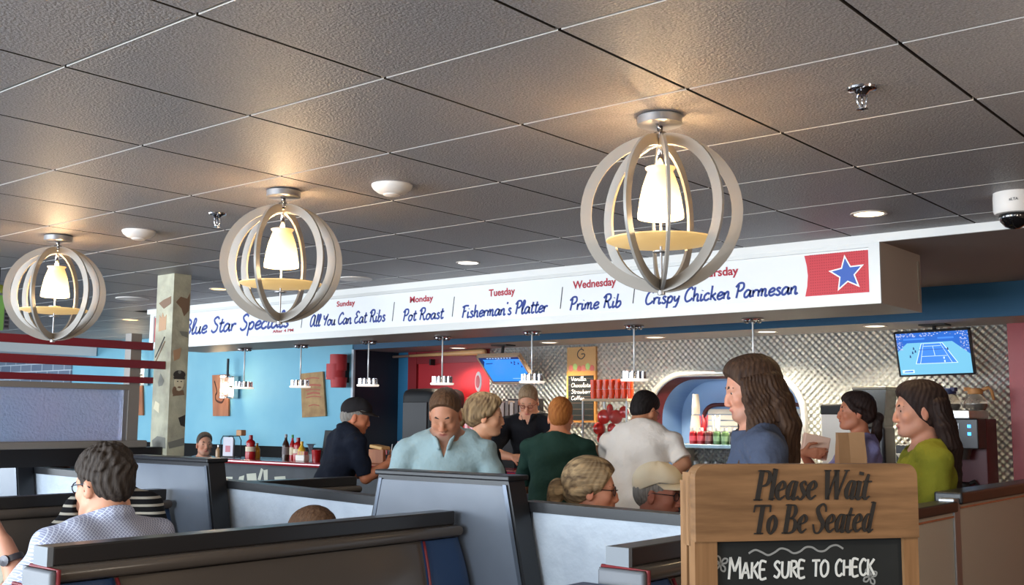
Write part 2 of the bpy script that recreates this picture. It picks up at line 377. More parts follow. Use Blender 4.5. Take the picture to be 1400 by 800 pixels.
# ================================================================== THE SETTING
GX = lambda i: (i-5.5108)*T
GY = lambda j: (j+1.3169)*T
tile_m = M('ceiling_tile', (156, 153, 154), .46, 0, .45, bump=(130, .75, .006), mix=((118, 115, 116), 170, 4, .35, .65, (1, 1, 1)))
tile_e = M('ceiling_tile_edge', (205, 205, 203), .5)
tbar_and_shade = M('ceiling_grid_and_shade', (58, 52, 48), .5)
mb = MB()
for i in range(-22, 10):
    for j in range(-4, 11):
        x0, x1, y0, y1 = GX(i)+.005, GX(i+1)-.005, GY(j)+.005, GY(j+1)-.005
        if x1 > -8.65: y1 = min(y1, 5.325)
        y1 = min(y1, 7.34)
        if y1-y0 < .02 or x1 < -16.9: continue
        z0, z1 = CEIL, CEIL+.011
        mb.mat(0).add([(x0, y0, z0), (x1, y0, z0), (x1, y1, z0), (x0, y1, z0)], [(0, 3, 2, 1)])
        mb.mat(1).add([(x0, y0, z0), (x1, y0, z0), (x1, y1, z0), (x0, y1, z0), (x0, y0, z1), (x1, y0, z1), (x1, y1, z1), (x0, y1, z1)], [(0, 1, 5, 4), (2, 3, 7, 6)])
        mb.mat(2).add([(x0, y0, z0), (x1, y0, z0), (x1, y1, z0), (x0, y1, z0), (x0, y0, z1), (x1, y0, z1), (x1, y1, z1), (x0, y1, z1)], [(1, 2, 6, 5), (3, 0, 4, 7)])  # X-facing tile sides: shadow lines painted in with the dark grid colour
mb.mat(2).box((-17, GY(-4), CEIL+.011), (3.2, 7.98, CEIL+.06))
struct(mb.build('ceiling', [tile_m, tile_e, tbar_and_shade]))
carpet = M('carpet', (70, 62, 60), .95, 0, .1, bump=(300, .4, .004), mix=((52, 47, 48), 40))
struct(MB().box((-17.2, -6, -.05), (4, 8.3, 0)).build('floor', carpet))
drywall = M('drywall_taupe', (150, 136, 128), .8, 0, .2)
struct(MB().box((-8.62, 5.345, 2.40), (3.2, 7.36, 2.4395)).build('ceiling_drywall', drywall))
struct(MB().box((-8.62, 5.325, 2.398), (3.2, 5.345, 2.442)).build('trim_1', M('trim_white', (225, 225, 222), .5)))
navy = M('navy_paint', (28, 84, 118), .6)
struct(MB().box((-8.13, 7.35, 2.175), (3.2, 7.37, 2.40)).build('wall_header', navy))
struct(MB().box((-8.13, 7.37, 2.175), (3.2, 8.0, 2.20)).build('ceiling_alcove', M('alcove_soffit', (150, 142, 136), .6)))
# blue dining wall with black wainscot
blue = M('blue_paint', (118, 178, 202), .62, 0, .25, mix=((130, 188, 208), 2.2, 3, .3, .7, (1, 1, 1)))
struct(MB().box((-13.62, 7.35, 0), (-8.15, 7.45, 2.4406)).build('wall_dining_back', blue))
struct(MB().box((-17, 7.33, 0), (-13.62, 7.45, 2.4406)).build('wall_dining_brick', brick_mat('grey_blue_brick')))
struct(MB().box((-13.6, 7.325, 0), (-8.15, 7.35, 1.19)).build('trim_2', M('wainscot_black', (12, 12, 14), .75, 0, .2)))
struct(MB().box((3.2, -5, 0), (3.3, 8.05, 2.4406)).build('wall_side', M('taupe_wall', (150, 122, 104), .7)))
struct(MB().box((-17.1, -1, 0), (-17, 7.45, 2.4406)).build('wall_dining_side', blue))
struct(MB().box((-8.15, 7.34, 0), (-8.12, 7.365, 2.178)).build('trim_3', M('corner_bead', (190, 205, 215), .5)))
struct(MB().box((-8.2, 7.365, 0), (-8.13, 8.05, 2.175)).build('wall_kitchen_side', M('dark_navy', (34, 50, 66), .6)))
# kitchen back wall: blue strip, red panel, quilted steel with an arched pass-through
redp = M('red_paint', (172, 34, 42), .5)
struct(MB().box((-8.13, 7.98, 0), (-7.96, 8.05, 2.175)).build('wall_kitchen_strip', M('blue_strip', (40, 110, 150), .6)))
struct(MB().box((-7.96, 7.98, 0), (-6.87, 8.05, 2.175)).build('wall_kitchen_red', redp))
mb = MB()
mb.box((-7.96, 7.95, 0), (-7.84, 7.98, 2.175)); mb.box((-7.84, 7.955, 2.05), (-6.87, 7.98, 2.175))
struct(mb.build('trim_4', M('maroon_frame', (130, 30, 36), .45)))
quilt = quilt_mat('quilted_steel', .027, .016, (240, 242, 240), .3)
def arch(x0, x1, z0, z1, r, n=10):
    pts = [(x0, z0)]
    for k in range(n+1): a = PI-PI/2*k/n; pts.append((x0+r+r*math.cos(a), z1-r+r*math.sin(a)))
    for k in range(n+1): a = PI/2-PI/2*k/n; pts.append((x1-r+r*math.cos(a), z1-r+r*math.sin(a)))
    pts.append((x1, z0)); return pts
def sheet_with_hole(outer, hole, y):
    bm = bmesh.new(); es = []
    for loop in (outer, hole):
        vs = [bm.verts.new((p[0], y, p[1])) for p in loop]
        es += [bm.edges.new((vs[i], vs[(i+1) % len(vs)])) for i in range(len(vs))]
    bmesh.ops.triangle_fill(bm, edges=es, use_beauty=True, use_dissolve=False)
    bm.verts.index_update(); mb = MB(); mb.add([v.co[:] for v in bm.verts], [[v.index for v in f.verts] for f in bm.faces]); bm.free(); return mb
WX0, WX1, WZ0, WZ1 = -5.06, -3.63, 1.02, 1.885
mb = sheet_with_hole([(-6.87, 0), (-2.1, 0), (-2.1, 2.175), (-6.87, 2.175)], arch(WX0, WX1, WZ0, WZ1, .36), 7.98)
struct(mb.build('wall_kitchen_back', quilt))
struct(MB().box((-6.87, 8.42, 0), (3.2, 8.5, 2.44)).build('wall_pantry_back', white))
struct(MB().box((-2.1, 7.98, 0), (3.2, 8.05, 2.175)).build('wall_kitchen_end', M('orange_panel', (196, 110, 62), .6)))
mb = MB(); mb.box((-2.1, 7.9, 0), (-1.985, 7.98, 2.175)); mb.mat(1).box((-1.985, 7.92, 0), (-1.94, 7.98, 2.175))
struct(mb.build('trim_5', [M('red_pillar', (150, 32, 34), .42), M('red_orange_edge', (214, 70, 36), .45)]))

# ---------- arched pass-through window
win = thing('pass_through', 'arched kitchen pass-through with chrome rim and pale blue inside, behind the long-haired person', 'window', ((WX0+WX1)/2, 7.98, WZ0)); win['kind'] = 'structure'; win.name = 'window_1'; del win['category']
rim = arch(WX0, WX1, WZ0, WZ1, .36, 14)
mb = MB(); mb.tube([(x, 7.972, z) for x, z in rim], .028, 10); mb.build('rim', M('rim_bright', (232, 232, 228), .25, .7), win, smooth=True, world=True)
inr = arch(WX0+.02, WX1-.02, WZ0, WZ1-.02, .35, 14); inr2 = arch(WX0+.09, WX1-.03, WZ0, WZ1-.045, .33, 14)
mb = MB(); n = len(inr)
mb.add([(x, 7.99, z) for x, z in inr]+[(x, 8.06, z) for x, z in inr2]+[(x, 8.4, z) for x, z in inr2], [(i, i+1, i+1+n, i+n) for i in range(n-1)]+[(i+n, i+1+n, i+1+2*n, i+2*n) for i in range(n-1)])
mb.mi[n-1:] = [1]*(n-1)
lightblue = M('pass_blue', (122, 158, 205), .5)
mb.build('reveal', [M('maroon_gloss', (72, 20, 27), .45), lightblue], win, world=True)
MB().box((WX0, 8.38, WZ0), (WX1, 8.4, WZ1)).build('back_panel', M('pass_back', (132, 166, 208), .45), win, world=True)
il = arch(-4.72, -3.75, WZ0, 1.63, .12, 8)
mb = MB(); mb.tube([(x, 8.33, z) for x, z in il], .018, 6); mb.build('inner_arch', MATS['maroon_gloss'], win, smooth=True, world=True)
mb = MB()
for k in range(11): mb.box((-4.68, 8.335, 1.05+k*.05), (-3.78, 8.365, 1.093+k*.05))
mb.build('slat_panel', M('slat_white', (205, 200, 190), .5), win, world=True)

# ---------- soffit bulkhead far behind the divider
struct(MB().box((-17, 5.6, 2.26), (-13.0, 7.33, 2.44)).build('trim_6', M('bulkhead_white', (215, 222, 228), .6)))

# ================================================================== MENU BOARD over the bar
board = thing('menu_board', 'long white box sign of daily specials in blue script hung over the bar', 'sign', (-5.28, 5.62, 2.086))
MB().box((-8.56, 5.337, 2.086), (-2.0, 5.91, 2.40)).build('casing', M('sign_casing', (186, 176, 164), .45, 0, .4), board, world=True)
SY = 5.337
mb = MB()
mb.box((-8.50, SY-.018, 2.0865), (-2.055, SY-.0005, 2.135)); mb.box((-8.50, SY-.018, 2.375), (-2.055, SY-.0005, 2.397)); mb.box((-8.56, SY-.018, 2.0865), (-8.50, SY-.0005, 2.397)); mb.box((-2.055, SY-.018, 2.0865), (-2.0, SY-.0005, 2.397))
mb.build('frame', M('sign_frame', (200, 200, 197), .4, .2), board, world=True)
MB().box((-8.4995, SY-.008, 2.1355), (-2.0555, SY-.0005, 2.3745)).build('face_panel', M('sign_face', (222, 224, 226), .5, emit=((243, 244, 244), .04)), board, world=True)
MB().box((-2.006, 5.86, 2.13), (-1.993, 5.88, 2.36)).build('end_trim', M('end_trim', (150, 140, 128), .5), board, world=True)
inkblue = M('sign_blue', (38, 62, 140), .6); inkred = M('sign_red', (170, 32, 52), .6); ink = M('sign_black', (40, 40, 46), .6)
FY = SY-.0082
def sfr(x, z): return ((x, FY, z), (1, 0, 0), (0, 0, 1))
for body, x, wd, z, h in (('Blue Star Specials', -8.06, 1.41, 2.195, .125), ('All You Can Eat Ribs', -6.395, .82, 2.183, .085), ('Pot Roast', -5.40, .39, 2.172, .08),
                          ("Fisherman's Platter", -4.845, .725, 2.165, .082), ('Prime Rib', -3.95, .385, 2.163, .08), ('Crispy Chicken Parmesan', -3.40, .95, 2.165, .08)):
    stroke_text(body, SCRIPT, sfr(x, z), h, wd, .15, 'lettering', inkblue, board, slant=.16, depth=.0015)
for body, x, wd, z, h in (('Sunday', -6.092, .2, 2.317, .038), ('Monday', -5.328, .225, 2.298, .042), ('Tuesday', -4.6, .222, 2.294, .045), ('Wednesday', -3.918, .32, 2.296, .046), ('Thursday', -3.06, .27, 2.296, .046), ('After 4 PM', -6.84, .255, 2.155, .022)):
    face_lettering(body, h, sfr(x, z), 'day_heading', inkred, board, bold=.028, width=wd, depth=.0015)
mb = MB()
for x in (-6.495, -5.50, -4.925, -4.015, -3.48): mb.ribbon([(0, 0), (.018, .135)], .006, sfr(x, 2.178), .0012)
mb.build('divider_stroke', ink, board, world=True)
# red end fields with the blue star
redf = M('sign_red_field', (200, 52, 62), .55)
def star(cx, cz, R, r, rot=0): return [(cx+(R if k % 2 == 0 else r)*math.sin(rot+PI*k/5), cz+(R if k % 2 == 0 else r)*math.cos(rot+PI*k/5)) for k in range(10)]
for xa, xb, cx in ((-2.405, -2.062, -2.176), (-8.495, -8.16, -8.36)):
    sgn = 1 if xa > -5 else -1
    if sgn > 0: poly = [(xa, 2.363), (xa+.012, 2.31), (xa+.017, 2.255), (xa+.012, 2.2), (xa, 2.147), (xb, 2.147), (xb, 2.363)]
    else: poly = [(xa, 2.147), (xb, 2.147), (xb-.012, 2.2), (xb-.017, 2.255), (xb-.012, 2.31), (xb, 2.363), (xa, 2.363)]
    Mt = Matrix.Translation((0, FY-.0008, 0))
    o = MB().prism(poly, .0008, Mt).build('red_field', redf, board, world=True)
    mb = MB()
    for i in range(24):
        for j in range(15):
            x = xa+.03+i*.0125; z = 2.155+j*.0145
            if x < xb-.006: mb.box((x, FY-.0016, z), (x+.006, FY-.0008, z+.006))
    mb.build('dot_pattern', M('sign_red_dot', (176, 36, 48), .55), o, world=True)
    MB().prism(star(cx, 2.25, .1, .044, -.1), .0012, Matrix.Translation((0, FY-.0032, 0))).build('star_outline', M('sign_star_white', (245, 245, 245), .5), o, world=True)
    MB().prism(star(cx, 2.25, .081, .036, -.1), .0012, Matrix.Translation((0, FY-.0044, 0))).build('star', M('sign_star_blue', (44, 88, 178), .5), o, world=True)

# ================================================================== CEILING FIXTURES
hoop_m = M('hoop_greige', (150, 145, 138), .42, .1, .5)
canopy_m = M('canopy_grey', (150, 150, 152), .35, .7)
glass_dish = M('amber_dish', (226, 190, 128), .4, 0, .5, emit=((250, 205, 130), .35))
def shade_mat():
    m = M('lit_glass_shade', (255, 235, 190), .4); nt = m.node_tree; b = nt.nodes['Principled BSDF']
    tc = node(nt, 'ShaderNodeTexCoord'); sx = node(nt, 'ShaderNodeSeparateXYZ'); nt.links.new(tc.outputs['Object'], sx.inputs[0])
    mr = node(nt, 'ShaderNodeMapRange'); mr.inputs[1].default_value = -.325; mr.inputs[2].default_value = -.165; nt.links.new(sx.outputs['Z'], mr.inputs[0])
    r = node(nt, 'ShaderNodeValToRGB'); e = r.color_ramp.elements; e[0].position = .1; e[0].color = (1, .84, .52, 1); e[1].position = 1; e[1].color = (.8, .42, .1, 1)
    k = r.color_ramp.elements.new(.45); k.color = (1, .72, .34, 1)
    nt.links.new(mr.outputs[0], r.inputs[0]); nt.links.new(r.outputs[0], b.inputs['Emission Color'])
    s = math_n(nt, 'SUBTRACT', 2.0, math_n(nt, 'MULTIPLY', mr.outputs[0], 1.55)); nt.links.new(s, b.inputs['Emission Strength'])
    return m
shade_m = shade_mat()
def globe_lamp(label, x, y, angs):
    rot = math.atan2(y, x)
    t = thing('globe_pendant', label, 'ceiling lamp', (x, y, CEIL), rot, 'hoop globe ceiling lamps')
    MB().lathe([(.0, 0), (.062, 0), (.07, -.006), (.07, -.03), (.06, -.034), (0, -.034)], seg=32).build('canopy', canopy_m, t, smooth=40)
    mb = MB(); mb.tube([(0, 0, -.034), (0, 0, -.17)], .009, 10); mb.tube([(0, 0, -.055), (.0, 0, -.085)], .02, 12)
    mb.tube([(.022, 0, -.034), (.026, .004, -.05), (.012, .006, -.062)], .004, 6); mb.tube([(-.03, .01, -.034), (-.04, 0, -.052), (-.01, 0, -.06)], .004, 6)
    mb.build('stem', chrome, t, smooth=True)
    R, cz = .232, -.307
    for k, a in enumerate(angs):
        a = math.radians(a); rr = R-.0025*k
        pts = [(rr*math.cos(a)*math.cos(q), rr*math.sin(a)*math.cos(q), cz+rr*math.sin(q)) for q in (2*PI*i/56 for i in range(56))]
        MB().band(pts, (-math.sin(a), math.cos(a), 0), .009, .034).build('hoop', hoop_m, t, smooth=35)
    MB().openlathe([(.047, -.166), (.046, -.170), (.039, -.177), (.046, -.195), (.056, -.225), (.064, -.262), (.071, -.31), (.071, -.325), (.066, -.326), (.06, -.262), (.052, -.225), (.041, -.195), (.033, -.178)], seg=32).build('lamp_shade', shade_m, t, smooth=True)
    MB().ell((0, 0, -.235), (.024, .024, .032), 12, 8).build('bulb', M('bulb_glow', (255, 240, 200), .5, emit=((255, 220, 160), 5)), t, smooth=True)
    MB().lathe([(0, -.412), (.10, -.410), (.155, -.402), (.168, -.396), (.168, -.392), (.1, -.402), (0, -.405)], seg=40).build('dish', glass_dish, t, smooth=60)
    mb = MB(); mb.tube([(0, 0, -.19), (0, 0, -.56)], .004, 8); mb.tube([(0, 0, -.545), (0, 0, -.562)], .012, 10); mb.lathe([(0, -.372), (.03, -.374), (.03, -.378), (0, -.38)], seg=20); mb.lathe([(0, -.425), (.025, -.427), (.025, -.431), (0, -.433)], seg=20)
    mb.build('rod', canopy_m, t, smooth=50)
    l = bpy.data.lights.new('lamp_glow', 'POINT'); l.energy = 3.6; l.color = WARM; l.shadow_soft_size = .03
    o = bpy.data.objects.new('lamp_glow', l); C.objects.link(o); o.parent = t; o.location = (.012, 0, -.158)
    l = bpy.data.lights.new('lamp_glow', 'POINT'); l.energy = 9; l.color = WARM; l.shadow_soft_size = .05
    o = bpy.data.objects.new('lamp_glow', l); C.objects.link(o); o.parent = t; o.location = (0, 0, -.35)
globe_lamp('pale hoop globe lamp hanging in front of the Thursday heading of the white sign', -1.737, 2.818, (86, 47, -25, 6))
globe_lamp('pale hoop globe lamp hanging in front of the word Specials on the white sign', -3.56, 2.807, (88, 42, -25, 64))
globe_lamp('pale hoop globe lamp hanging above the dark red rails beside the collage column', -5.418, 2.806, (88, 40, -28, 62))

spk_m = M('speaker_white', (226, 220, 214), .55)
def speaker(label, x, y, r=.083, d=.04):
    t = thing('ceiling_speaker', label, 'ceiling speaker', (x, y, CEIL), 0, 'round white ceiling domes')
    MB().lathe([(r, 0), (r, -.006), (r*.92, -d*.45), (r*.7, -d*.8), (r*.4, -d), (0, -d*1.04)], seg=36).build('dome', spk_m, t, smooth=60)
    MB().lathe([(r*.42, -d*.99), (r*.42, -d*1.06), (r*.36, -d*1.12), (0, -d*1.14)], seg=24).build('centre_cap', spk_m, t, smooth=60)
speaker('white dome ceiling speaker between the two larger globe lamps', -3.129, 3.015)
speaker('white dome ceiling speaker between the Specials lamp and the lamp above the red rails', -4.954, 2.992)
speaker('flat white ceiling disc just behind the collage column', -7.868, 4.722, .13, .014)
speaker('flat white ceiling disc seen through the hoops of the Specials lamp', -5.484, 4.95, .12, .012)
speaker('flat white ceiling disc seen through the hoops of the Thursday lamp', -3.02, 4.55, .10, .012)
def downlight(label, x, y, z, r, col, power, e):
    t = thing('recessed_downlight', label, 'ceiling light', (x, y, z), 0, 'small round recessed lights')
    MB().openlathe([(r*1.2, 0), (r*1.2, -.005), (r, -.005), (r*.95, -.001)], seg=28).build('trim_ring', M('ring_white', (190, 180, 170), .5), t, smooth=50)
    MB().lathe([(r*.97, -.0015), (r*.97, -.003), (0, -.0045)], seg=28).build('lens', M('lens_'+str(col), (255, 255, 255), .5, emit=(col, e)), t)
    if power: spot('downlight_beam', (x, y, z-.02), power, tuple(lin(col)), 130, .05)
downlight('warm round recessed light beside the white security camera', -1.84, 4.778, CEIL, .068, (255, 224, 170), 18, 5)
downlight('white round recessed light above the word Tuesday', -4.351, 4.844, CEIL, .062, (255, 250, 240), 14, 5)
downlight('amber recessed light between the collage column and the Specials lamp', -6.743, 4.752, CEIL, .062, (255, 205, 120), 6, 2.2)
downlight('amber recessed light near the end of the dark red rails', -9.633, 5.768, CEIL, .075, (255, 205, 120), 6, 2.2)
for lb, x, y, pw in (('amber recessed light in the alcove soffit over the red panel', -7.05, 7.72, 25), ('amber recessed light in the alcove soffit above the ice cream menu', -5.85, 7.6, 50),
                 ('dim recessed light in the alcove soffit above the long-haired person', -3.75, 7.6, 85), ('recessed light in the alcove soffit above the tennis television', -2.9, 7.58, 60), ('recessed light in the alcove soffit above the red tumblers', -4.75, 7.6, 75)):
    downlight(lb, x, y, 2.175, .07, (255, 240, 214), pw, 1.6)
def sprinkler(label, x, y):
    t = thing('fire_sprinkler', label, 'sprinkler', (x, y, CEIL), .6, 'ceiling fire sprinklers')
    MB().lathe([(.042, 0), (.04, -.006), (.022, -.01), (.012, -.022), (0, -.022)], seg=24).build('escutcheon', chrome, t, smooth=40)
    mb = MB(); mb.tube([(-.012, 0, -.02), (-.014, 0, -.035), (-.008, 0, -.056), (0, 0, -.06), (.008, 0, -.056), (.014, 0, -.035), (.012, 0, -.02)], .0035, 6); mb.tube([(0, 0, -.02), (0, 0, -.058)], .003, 6); mb.build('frame_arms', chrome, t, smooth=True)
    MB().lathe([(0, -.06), (.016, -.061), (.016, -.064), (0, -.065)], seg=16).build('deflector', chrome, t)
sprinkler('chrome fire sprinkler head on a ceiling tile above the white security camera', -1.137, 2.93)
sprinkler('chrome fire sprinkler head just beside the Specials lamp', -4.223, 2.95)
t = thing('security_camera', 'white dome security camera with dark glass under the ceiling edge', 'camera', (-1.20, 4.70, CEIL))
MB().lathe([(.078, 0), (.08, -.02), (.08, -.075), (.074, -.088), (.06, -.09), (0, -.09)], seg=36).build('housing', M('camera_white', (222, 218, 214), .45), t, smooth=40)
MB().lathe([(.058, -.088), (.06, -.098), (.055, -.118), (.038, -.14), (.018, -.15), (0, -.152)], seg=28).build('glass_dome', M('dark_glass', (14, 14, 16), .06, 0, .8, coat=.6), t, smooth=True)
face_lettering('aLTA', .011, ((-1.18-.0165, 4.6205-.0042, CEIL-.045), (.969, .247, 0), (0, 0, 1)), 'brand_mark', ink, t, .01, .034, .001)

# ---------- chrome pendants over the bar
def make_pendant(label, x, y, z):
    t = thing('bar_pendant', label, 'pendant lamp', (x, y, z), 0, 'chrome pendants over the bar')
    mb = MB(); mb.lathe([(0, 0), (.062, 0), (.065, -.008), (.05, -.016), (0, -.018)], seg=28)
    for k in range(6): mb.lathe([(.012, -.012), (.014, -.026), (0, -.03)], c=(.042*math.cos(k), .042*math.sin(k), 0), seg=8)
    mb.build('canopy', chrome, t, smooth=40)
    MB().tube([(0, 0, -.01), (0, 0, -.3)], .0055, 8).build('rod', M('rod_white', (225, 226, 226), .35, .3), t, smooth=True)
    mb = MB(); mb.lathe([(0, -.285), (.03, -.287), (.06, -.295), (.062, -.335), (0, -.335)], seg=28)
    for k in range(11):
        a = 2*PI*k/11; mb.tube([(.064*math.cos(a), .064*math.sin(a), -.29), (.064*math.cos(a), .064*math.sin(a), -.336)], .0105, 8)
    mb.build('shade', chrome, t, smooth=40)
    MB().lathe([(0, -.336), (.084, -.336), (.086, -.342), (.082, -.35), (0, -.352)], seg=32).build('diffuser', M('pendant_diffuser', (255, 250, 240), .5, emit=((255, 246, 232), .5)), t, smooth=40)
    return t
plabels = ['chrome bar pendant in front of the pass-through and the long-haired person', 'chrome bar pendant above the man in the white T-shirt', 'chrome bar pendant beside the framed television above the man in black',
           'chrome bar pendant hanging just above the man in the pale blue polo', 'chrome bar pendant in front of the dark navy side wall', 'chrome bar pendant in front of the cardboard poster on the blue wall', 'chrome bar pendant beside the glowing glass wall lantern']
p0 = None
for lb, x in zip(plabels, (-2.889, -3.703, -4.517, -5.34, -6.115, -6.915, -7.66)):
    if p0 is None: p0 = make_pendant(lb, x, 5.68, 2.086)
    else: dup(p0, (x, 5.68, 2.086), label=lb)
pl = dup(p0, (-13.9, 6.4, 2.26), label='white bar pendant seen through the dark red rails before the grey brick')

# ---------- televisions
def tv(name, label, tl, tr, br, bl, y0, y1, bezel, bm_, mount=True):
    """corner pixels -> the top edge leans into the room"""
    P = [ony(*tl, y0), ony(*tr, y0), ony(*br, y1), ony(*bl, y1)]
    c = sum(P, Vector())/4; t = thing(name, label, 'television', c)
    r = ((P[1]-P[0])+(P[2]-P[3])).normalized(); u = ((P[0]-P[3])+(P[1]-P[2])); u = (u-r*u.dot(r)).normalized(); n = r.cross(u)
    w = ((P[1]-P[0]).length+(P[2]-P[3]).length)/2; h = ((P[0]-P[3]).length+(P[1]-P[2]).length)/2
    Mx = Matrix((( r.x, -n.x, u.x, 0), (r.y, -n.y, u.y, 0), (r.z, -n.z, u.z, 0), (0, 0, 0, 1)))
    MB().box((-w/2, 0, -h/2), (w/2, .035, h/2), Mx, bev=.006).build('casing', bm_, t)
    fr = MB(); b = bezel
    fr.box((-w/2, -.008, -h/2), (w/2, .004, -h/2+b), Mx).box((-w/2, -.008, h/2-b), (w/2, .004, h/2), Mx).box((-w/2, -.008, -h/2), (-w/2+b, .004, h/2), Mx).box((w/2-b, -.008, -h/2), (w/2, .004, h/2), Mx)
    fr.build('bezel', bm_, t)
    if mount:
        top = Mx @ Vector((0, .05, h/2-.05)); MB().tube([top, (top.x, top.y+.02, 2.175-c.z)], .014, 8).box((-.09, top.y-.05, 2.165-c.z), (.09, top.y+.09, 2.175-c.z)).box((-w*.2, .035, -.06), (w*.2, .06, h/2-.03), Mx).build('ceiling_mount', blackm, t)
    return t, Mx, w, h
E_ = lambda n, c, s=1.15: M('screen_'+n, (10, 10, 12), .3, 0, .3, emit=(c, s))
t, Mx, W_, H_ = tv('television', 'black-framed television showing a tennis match, hung over the coffee machine', (1221, 455), (1327, 448), (1332, 512), (1231, 515), 7.62, 7.70, .012, M('tv_black', (14, 14, 17), .3))
cols = [E_('sea', (104, 170, 200)), E_('court', (62, 122, 214)), E_('stand', (38, 92, 178)), E_('crowd', (160, 170, 205)), E_('line', (190, 215, 240)), E_('dark', (30, 50, 100)), E_('crowd2', (92, 110, 170))]
w, h = W_-.024, H_-.024
def quad(mb, pts, i, d): mb.mat(i).add([(Mx @ Vector((x*w, -.002-d*.0006, z*h))) for x, z in pts], [tuple(range(len(pts)))])
mb = MB()
quad(mb, [(-.5, -.5), (.5, -.5), (.5, .5), (-.5, .5)], 0, 0)
quad(mb, [(-.5, .26), (.5, .26), (.5, .5), (-.5, .5)], 2, 1)
quad(mb, [(-.5, .06), (-.34, .28), (-.42, .5), (-.5, .5)], 2, 1); quad(mb, [(.5, -.06), (.5, .5), (.34, .5), (.26, .28)], 2, 1)
for k in range(150):
    side = random.random()
    if side < .45: x, z = random.uniform(-.5, .5), random.uniform(.41, .5)
    elif side < .72: z = random.uniform(.1, .45); x = random.uniform(-.5, -.42+.14*(z-.06)*0)
    else: z = random.uniform(.02, .45); x = random.uniform(.36+.1*(.4-z)*.5, .5)
    quad(mb, [(x-.008, z-.011), (x+.008, z-.011), (x+.008, z+.011), (x-.008, z+.011)], 3 if k % 3 else 6, 2)
quad(mb, [(-.27, -.25), (.32, -.25), (.14, .24), (-.16, .24)], 4, 2); quad(mb, [(-.255, -.236), (.304, -.236), (.132, .228), (-.152, .228)], 1, 3)
for a, b in (((-.2, -.24), (-.125, .23)), ((.24, -.24), (.105, .23)), ((.015, -.06), (.0, .17))):
    quad(mb, [(a[0]-.004, a[1]), (a[0]+.004, a[1]), (b[0]+.003, b[1]), (b[0]-.003, b[1])], 4, 4)
for z, x0, x1 in ((.17, -.13, .11), (-.07, -.17, .18), (.09, -.2, .19)): quad(mb, [(x0, z-.005), (x1, z-.005), (x1, z+.005), (x0, z+.005)], 4 if z != .09 else 5, 4)
for x, z in ((-.27, .13), (-.29, .03), (-.25, .06), (-.33, -.06), (.2, .09)): quad(mb, [(x-.012, z-.03), (x+.012, z-.03), (x+.006, z+.03), (x-.006, z+.03)], 5, 4)
for x, z in ((.135, -.12), (.14, -.2)): quad(mb, [(x-.009, z-.025), (x+.009, z-.025), (x+.009, z+.025), (x-.009, z+.025)], 4, 4)
quad(mb, [(-.47, -.46), (-.3, -.46), (-.3, -.38), (-.47, -.38)], 4, 3); quad(mb, [(-.45, -.44), (-.32, -.44), (-.32, -.4), (-.43, -.41)], 1, 4)
quad(mb, [(-.4, .33), (-.1, .33), (-.1, .37), (-.4, .37)], 1, 2); quad(mb, [(.08, .33), (.3, .33), (.3, .37), (.08, .37)], 1, 2)
mb.build('screen', cols, t)
t, Mx, W_, H_ = tv('framed_television', 'tan-framed television with a mostly blue picture, tilted beside the red panel', (653, 487), (715, 486), (727, 523), (672, 524), 7.55, 7.80, .018, M('tv_tan', (176, 150, 126), .5))
w, h = W_-.03, H_-.03
cols = [E_('blue2', (48, 128, 232)), E_('navy2', (24, 44, 92)), E_('pale2', (150, 190, 235))]
mb = MB(); quad(mb, [(-.5, -.5), (.5, -.5), (.5, .5), (-.5, .5)], 0, 0); quad(mb, [(-.5, .4), (.5, .4), (.5, .5), (-.5, .5)], 1, 1); quad(mb, [(-.5, .1), (-.4, .32), (-.44, .5), (-.5, .5)], 1, 1)
for k in range(9): quad(mb, [(-.3+k*.07, .43), (-.26+k*.07, .43), (-.26+k*.07, .46), (-.3+k*.07, .46)], 2, 2)
for x, z in ((.25, .28), (.33, .3), (.4, .24), (.44, .12), (.3, .22)): quad(mb, [(x-.03, z-.05), (x+.02, z-.03), (x+.01, z+.05)], 1, 2)
quad(mb, [(-.4, .22), (-.22, .24), (-.22, .27), (-.4, .25)], 1, 2); quad(mb, [(-.5, -.5), (.5, -.5), (.5, -.46), (-.5, -.46)], 1, 1); quad(mb, [(.05, -.36), (.3, -.36), (.3, -.34), (.05, -.34)], 2, 2)
mb.build('screen', cols, t)

# ---------- collage column
pillar = thing('collage_column', 'square column papered with faded vintage clippings between the divider and the bar', 'column', (-6.34, 4.11, 0))
cm = M('collage_paper', (186, 184, 160), .7, bump=(22, .5, .01), mix=((150, 146, 130), 9, 4, .35, .7, (1, 1, 1)))
MB().box((-6.44, 4.045, 0), (-6.245, 4.175, CEIL)).build('shaft', cm, pillar, world=True)
stk = [M('clip_tan', (176, 140, 108), .7), M('clip_dark', (52, 48, 46), .7), M('clip_cream', (214, 205, 176), .7), M('clip_brown', (122, 96, 76), .7), M('clip_grey', (120, 120, 112), .7)]
XF, YF = -6.245+.0015, 4.045-.0015
def clip_x(poly, mi, d=.0015):   # on the +X face; poly in (y, z)
    mb = MB().mat(mi); Mt = Matrix(((0, 0, 0, -6.245), (1, 0, 0, 0), (0, 0, 1, 0), (0, 0, 0, 1)))
    mb.add([(-6.245+d, y, z) for y, z in poly]+[(-6.245, y, z) for y, z in poly], [tuple(range(len(poly)))]+[(i, (i+1) % len(poly), (i+1) % len(poly)+len(poly), i+len(poly)) for i in range(len(poly))]); return mb
def clip_y(poly, mi, d=.0015):   # on the -Y face; poly in (x, z)
    mb = MB().mat(mi); n = len(poly); mb.add([(x, 4.045-d, z) for x, z in poly]+[(x, 4.045, z) for x, z in poly], [tuple(range(n))]+[(i, (i+1) % n, (i+1) % n+n, i+n) for i in range(n)]); return mb
def oval(cx, cz, a, b, n=16): return [(cx+a*math.cos(2*PI*k/n), cz+b*math.sin(2*PI*k/n)) for k in range(n)]
